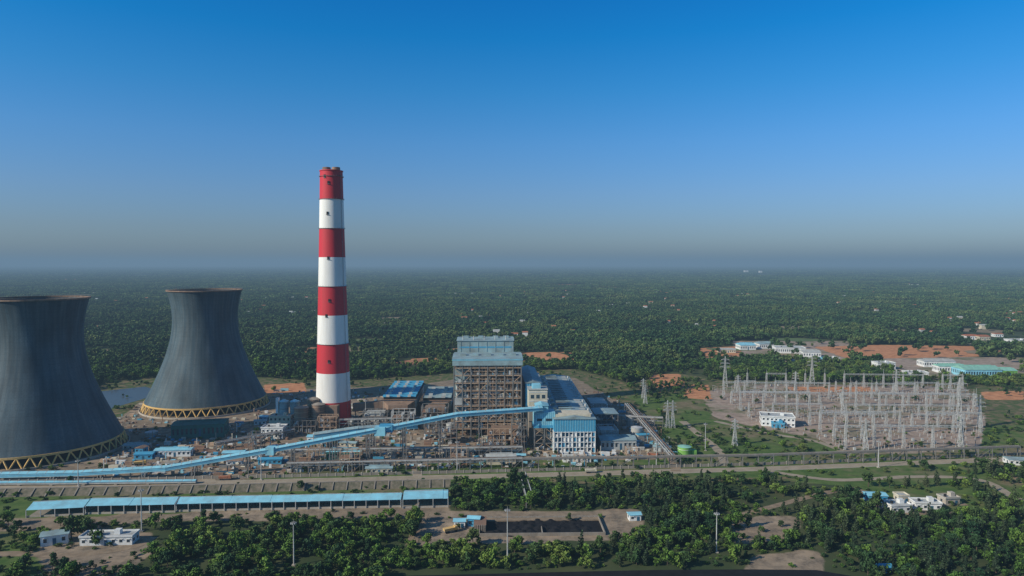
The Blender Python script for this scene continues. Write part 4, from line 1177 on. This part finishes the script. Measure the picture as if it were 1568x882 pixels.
lat = rng.random((256, 256))
def vnoise(x, y, s, sy=None):
    sy = sy or s
    fx = x/s+1000; fy = y/sy+1000; ix = np.floor(fx).astype(int); iy = np.floor(fy).astype(int); tx = fx-ix; ty = fy-iy
    tx = tx*tx*(3-2*tx); ty = ty*ty*(3-2*ty)
    g_ = lambda a, b_: lat[a % 256, b_ % 256]
    return (g_(ix, iy)*(1-tx)+g_(ix+1, iy)*tx)*(1-ty)+(g_(ix, iy+1)*(1-tx)+g_(ix+1, iy+1)*tx)*ty

def segdist(x, y, pts):
    dm = np.full(x.shape, 1e9)
    for (a, b_), (c_, d_) in zip(pts[:-1], pts[1:]):
        L2 = (c_-a)**2+(d_-b_)**2; t = np.clip(((x-a)*(c_-a)+(y-b_)*(d_-b_))/L2, 0, 1)
        dm = np.minimum(dm, np.hypot(x-a-t*(c_-a), y-b_-t*(d_-b_)))
    return dm

def infields(x, y):
    m_ = np.zeros(x.shape, bool)
    for (xx, yy, a, b_, rt) in fields:
        dx = x-xx; dy = y-yy
        c_, s_ = math.cos(rt), math.sin(rt)
        m_ |= ((dx*c_+dy*s_)/a)**2+((-dx*s_+dy*c_)/(b_*1.15))**2 < 1
    return m_

def band(y0, y1, cell, kx=.86):
    xm = kx*y1+60
    gx, gy = np.meshgrid(np.arange(-xm, xm, cell), np.arange(y0, y1, cell))
    gx = gx.ravel()+rng.uniform(-.5, .5, gx.size)*cell; gy = gy.ravel()+rng.uniform(-.5, .5, gy.size)*cell
    k = np.abs(gx) < kx*gy+60; return gx[k], gy[k]

x, y = band(300, 1000, 5.6)
dens = np.ones(x.size)*.93
dens -= (vnoise(x, y, 38, 26) < .30)*.65
fr = (y < 470) & (x < 60); dens[fr & (vnoise(x, y, 17) < .25)] = .2
dens[inpoly(x, y, SITE)] = .035
sc_ = inpoly(x, y, SITE) & (vnoise(x, y, 28) > .66); dens[sc_] = .22
for p in CLEAR+[SWYD]: dens[inpoly(x, y, p)] = .015
dens[inpoly(x, y, CLEAR[1])] = .22
dens[inpoly(x, y, CLEAR[3])] = .12
dens[inpoly(x, y, YARD)] = .02
for p in REDS+VILL+[POND]: dens[inpoly(x, y, p)] = .03
dens[inpoly(x, y, P((960, 590), (1070, 580), (1080, 600), (1000, 612)))] = .6
for p in ROADZ: dens[inpoly(x, y, p)] = 0
for rd in (ROAD1, TRK, P((-60, 850), (30, 848), (110, 850), (200, 838), (235, 822)), P((1130, 790), (1300, 748), (1340, 770), (1480, 772)), [(c_[0], c_[1]) for c_ in CV], P((640, 690), (638, 733)), P((40, 786), (686, 768)), P((800, 719), (1560, 699))):
    dens[segdist(x, y, rd) < 9] = 0
for a, b_, r_ in FOOT: dens[np.hypot(x-a, y-b_) < r_] = 0
for (a0, a1, b0, b1) in ((-140, 100, 500, 770), (-220, -150, 590, 650)): dens[(x > a0) & (x < a1) & (y > b0) & (y < b1)] = 0
for (u, v) in ((80, 842), (140, 842), (185, 842), (450, 866), (1380, 780), (1420, 778), (1344, 766), (1460, 775), (700, 812), (725, 812), (760, 826), (830, 826), (900, 826)):
    gx_, gy_ = G(u, v); dens[np.hypot(x-gx_, y-gy_+5) < 12] = 0
k = rng.random(x.size) < dens; x, y = x[k], y[k]
insite = inpoly(x, y, SITE)
s_ = (.45+.75*rng.random(x.size)**1.4)*np.where(insite, .6, 1.0)*np.where(y < 480, .86, 1.0)
sc = np.stack([s_*rng.uniform(.85, 1.2, x.size), s_*rng.uniform(.85, 1.2, x.size), s_*rng.uniform(.75, 1.2, x.size)], 1)
idx = rng.integers(0, 7, x.size)
right = (x > 20) & (y < 480); sp_ = right & (rng.random(x.size) < .5); idx[sp_] = rng.integers(7, 9, sp_.sum())
lf = (x < 150) & (y < 400) & (rng.random(x.size) < .4); idx[lf] = rng.integers(4, 7, lf.sum())
scatter('woodland_trees', near, np.stack([x, y, np.zeros(x.size)], 1), sc, rng.uniform(0, 6.28, x.size), idx)
print('near', x.size)
x, y = band(300, 620, 3.8); d_ = np.where(inpoly(x, y, SITE), .10, .55)
for p in CLEAR+[SWYD]: d_[inpoly(x, y, p)] = .06
d_[inpoly(x, y, CLEAR[1])] = .30
d_[inpoly(x, y, YARD)] = .06
for p in GRASS: d_[inpoly(x, y, p)] = .2
for p in ROADZ: d_[inpoly(x, y, p)] = 0
d_[segdist(x, y, ROAD1) < 6] = 0; d_[segdist(x, y, P((40, 786), (686, 768))) < 10] = 0; d_[segdist(x, y, TRK) < 4] = 0
d_[inpoly(x, y, P((730, 826), (930, 826), (930, 792), (730, 792)))] = 0
k = (rng.random(x.size) < d_) & (vnoise(x, y, 20) > .3); x, y = x[k], y[k]; s_ = rng.uniform(.12, .38, x.size)
scatter('shrubs', near, np.stack([x, y, np.full(x.size, -.4)], 1), np.stack([s_*1.4, s_*1.4, s_], 1), rng.uniform(0, 6.28, x.size), rng.integers(0, 7, x.size))
print('shrubs', x.size)

x, y = band(1000, 2700, 9.5)
d_ = np.where(vnoise(x, y, 160, 60)*.6+vnoise(x, y, 45, 30)*.4 < .28, .25, .95)
for p in REDS+VILL: d_[inpoly(x, y, p)] = .03
d_[infields(x, y)] = .02
k = rng.random(x.size) < d_; x, y = x[k], y[k]
s_ = rng.uniform(.5, 1.2, x.size)*(.75+.55*vnoise(x, y, 120))
scatter('forest', far, np.stack([x, y, np.zeros(x.size)], 1), np.stack([s_, s_, s_*rng.uniform(.8, 1.25, x.size)], 1), rng.uniform(0, 6.28, x.size), rng.integers(0, 5, x.size))
print('far', x.size)
x, y = band(2700, 7000, 33)
d_ = np.where(vnoise(x, y, 420, 130)*.6+vnoise(x, y, 90, 60)*.4 < .31, .2, .95); d_[infields(x, y)] = 0
k = rng.random(x.size) < d_; x, y = x[k], y[k]
s_ = rng.uniform(.8, 1.25, x.size)
scatter('distant_forest', clump, np.stack([x, y, np.zeros(x.size)], 1), np.stack([s_, s_, s_], 1), rng.uniform(0, 6.28, x.size), rng.integers(0, 4, x.size))
print('clump', x.size)
x, y = band(7000, 26000, 150)
k = rng.random(x.size) < np.where(vnoise(x, y, 1600, 500) < .3, .15, .9); x, y = x[k], y[k]
s_ = rng.uniform(3.2, 4.6, x.size)
scatter('horizon_forest', clump, np.stack([x, y, np.zeros(x.size)], 1), np.stack([s_, s_, s_*.33], 1), rng.uniform(0, 6.28, x.size), rng.integers(0, 4, x.size))
print('horizon', x.size)
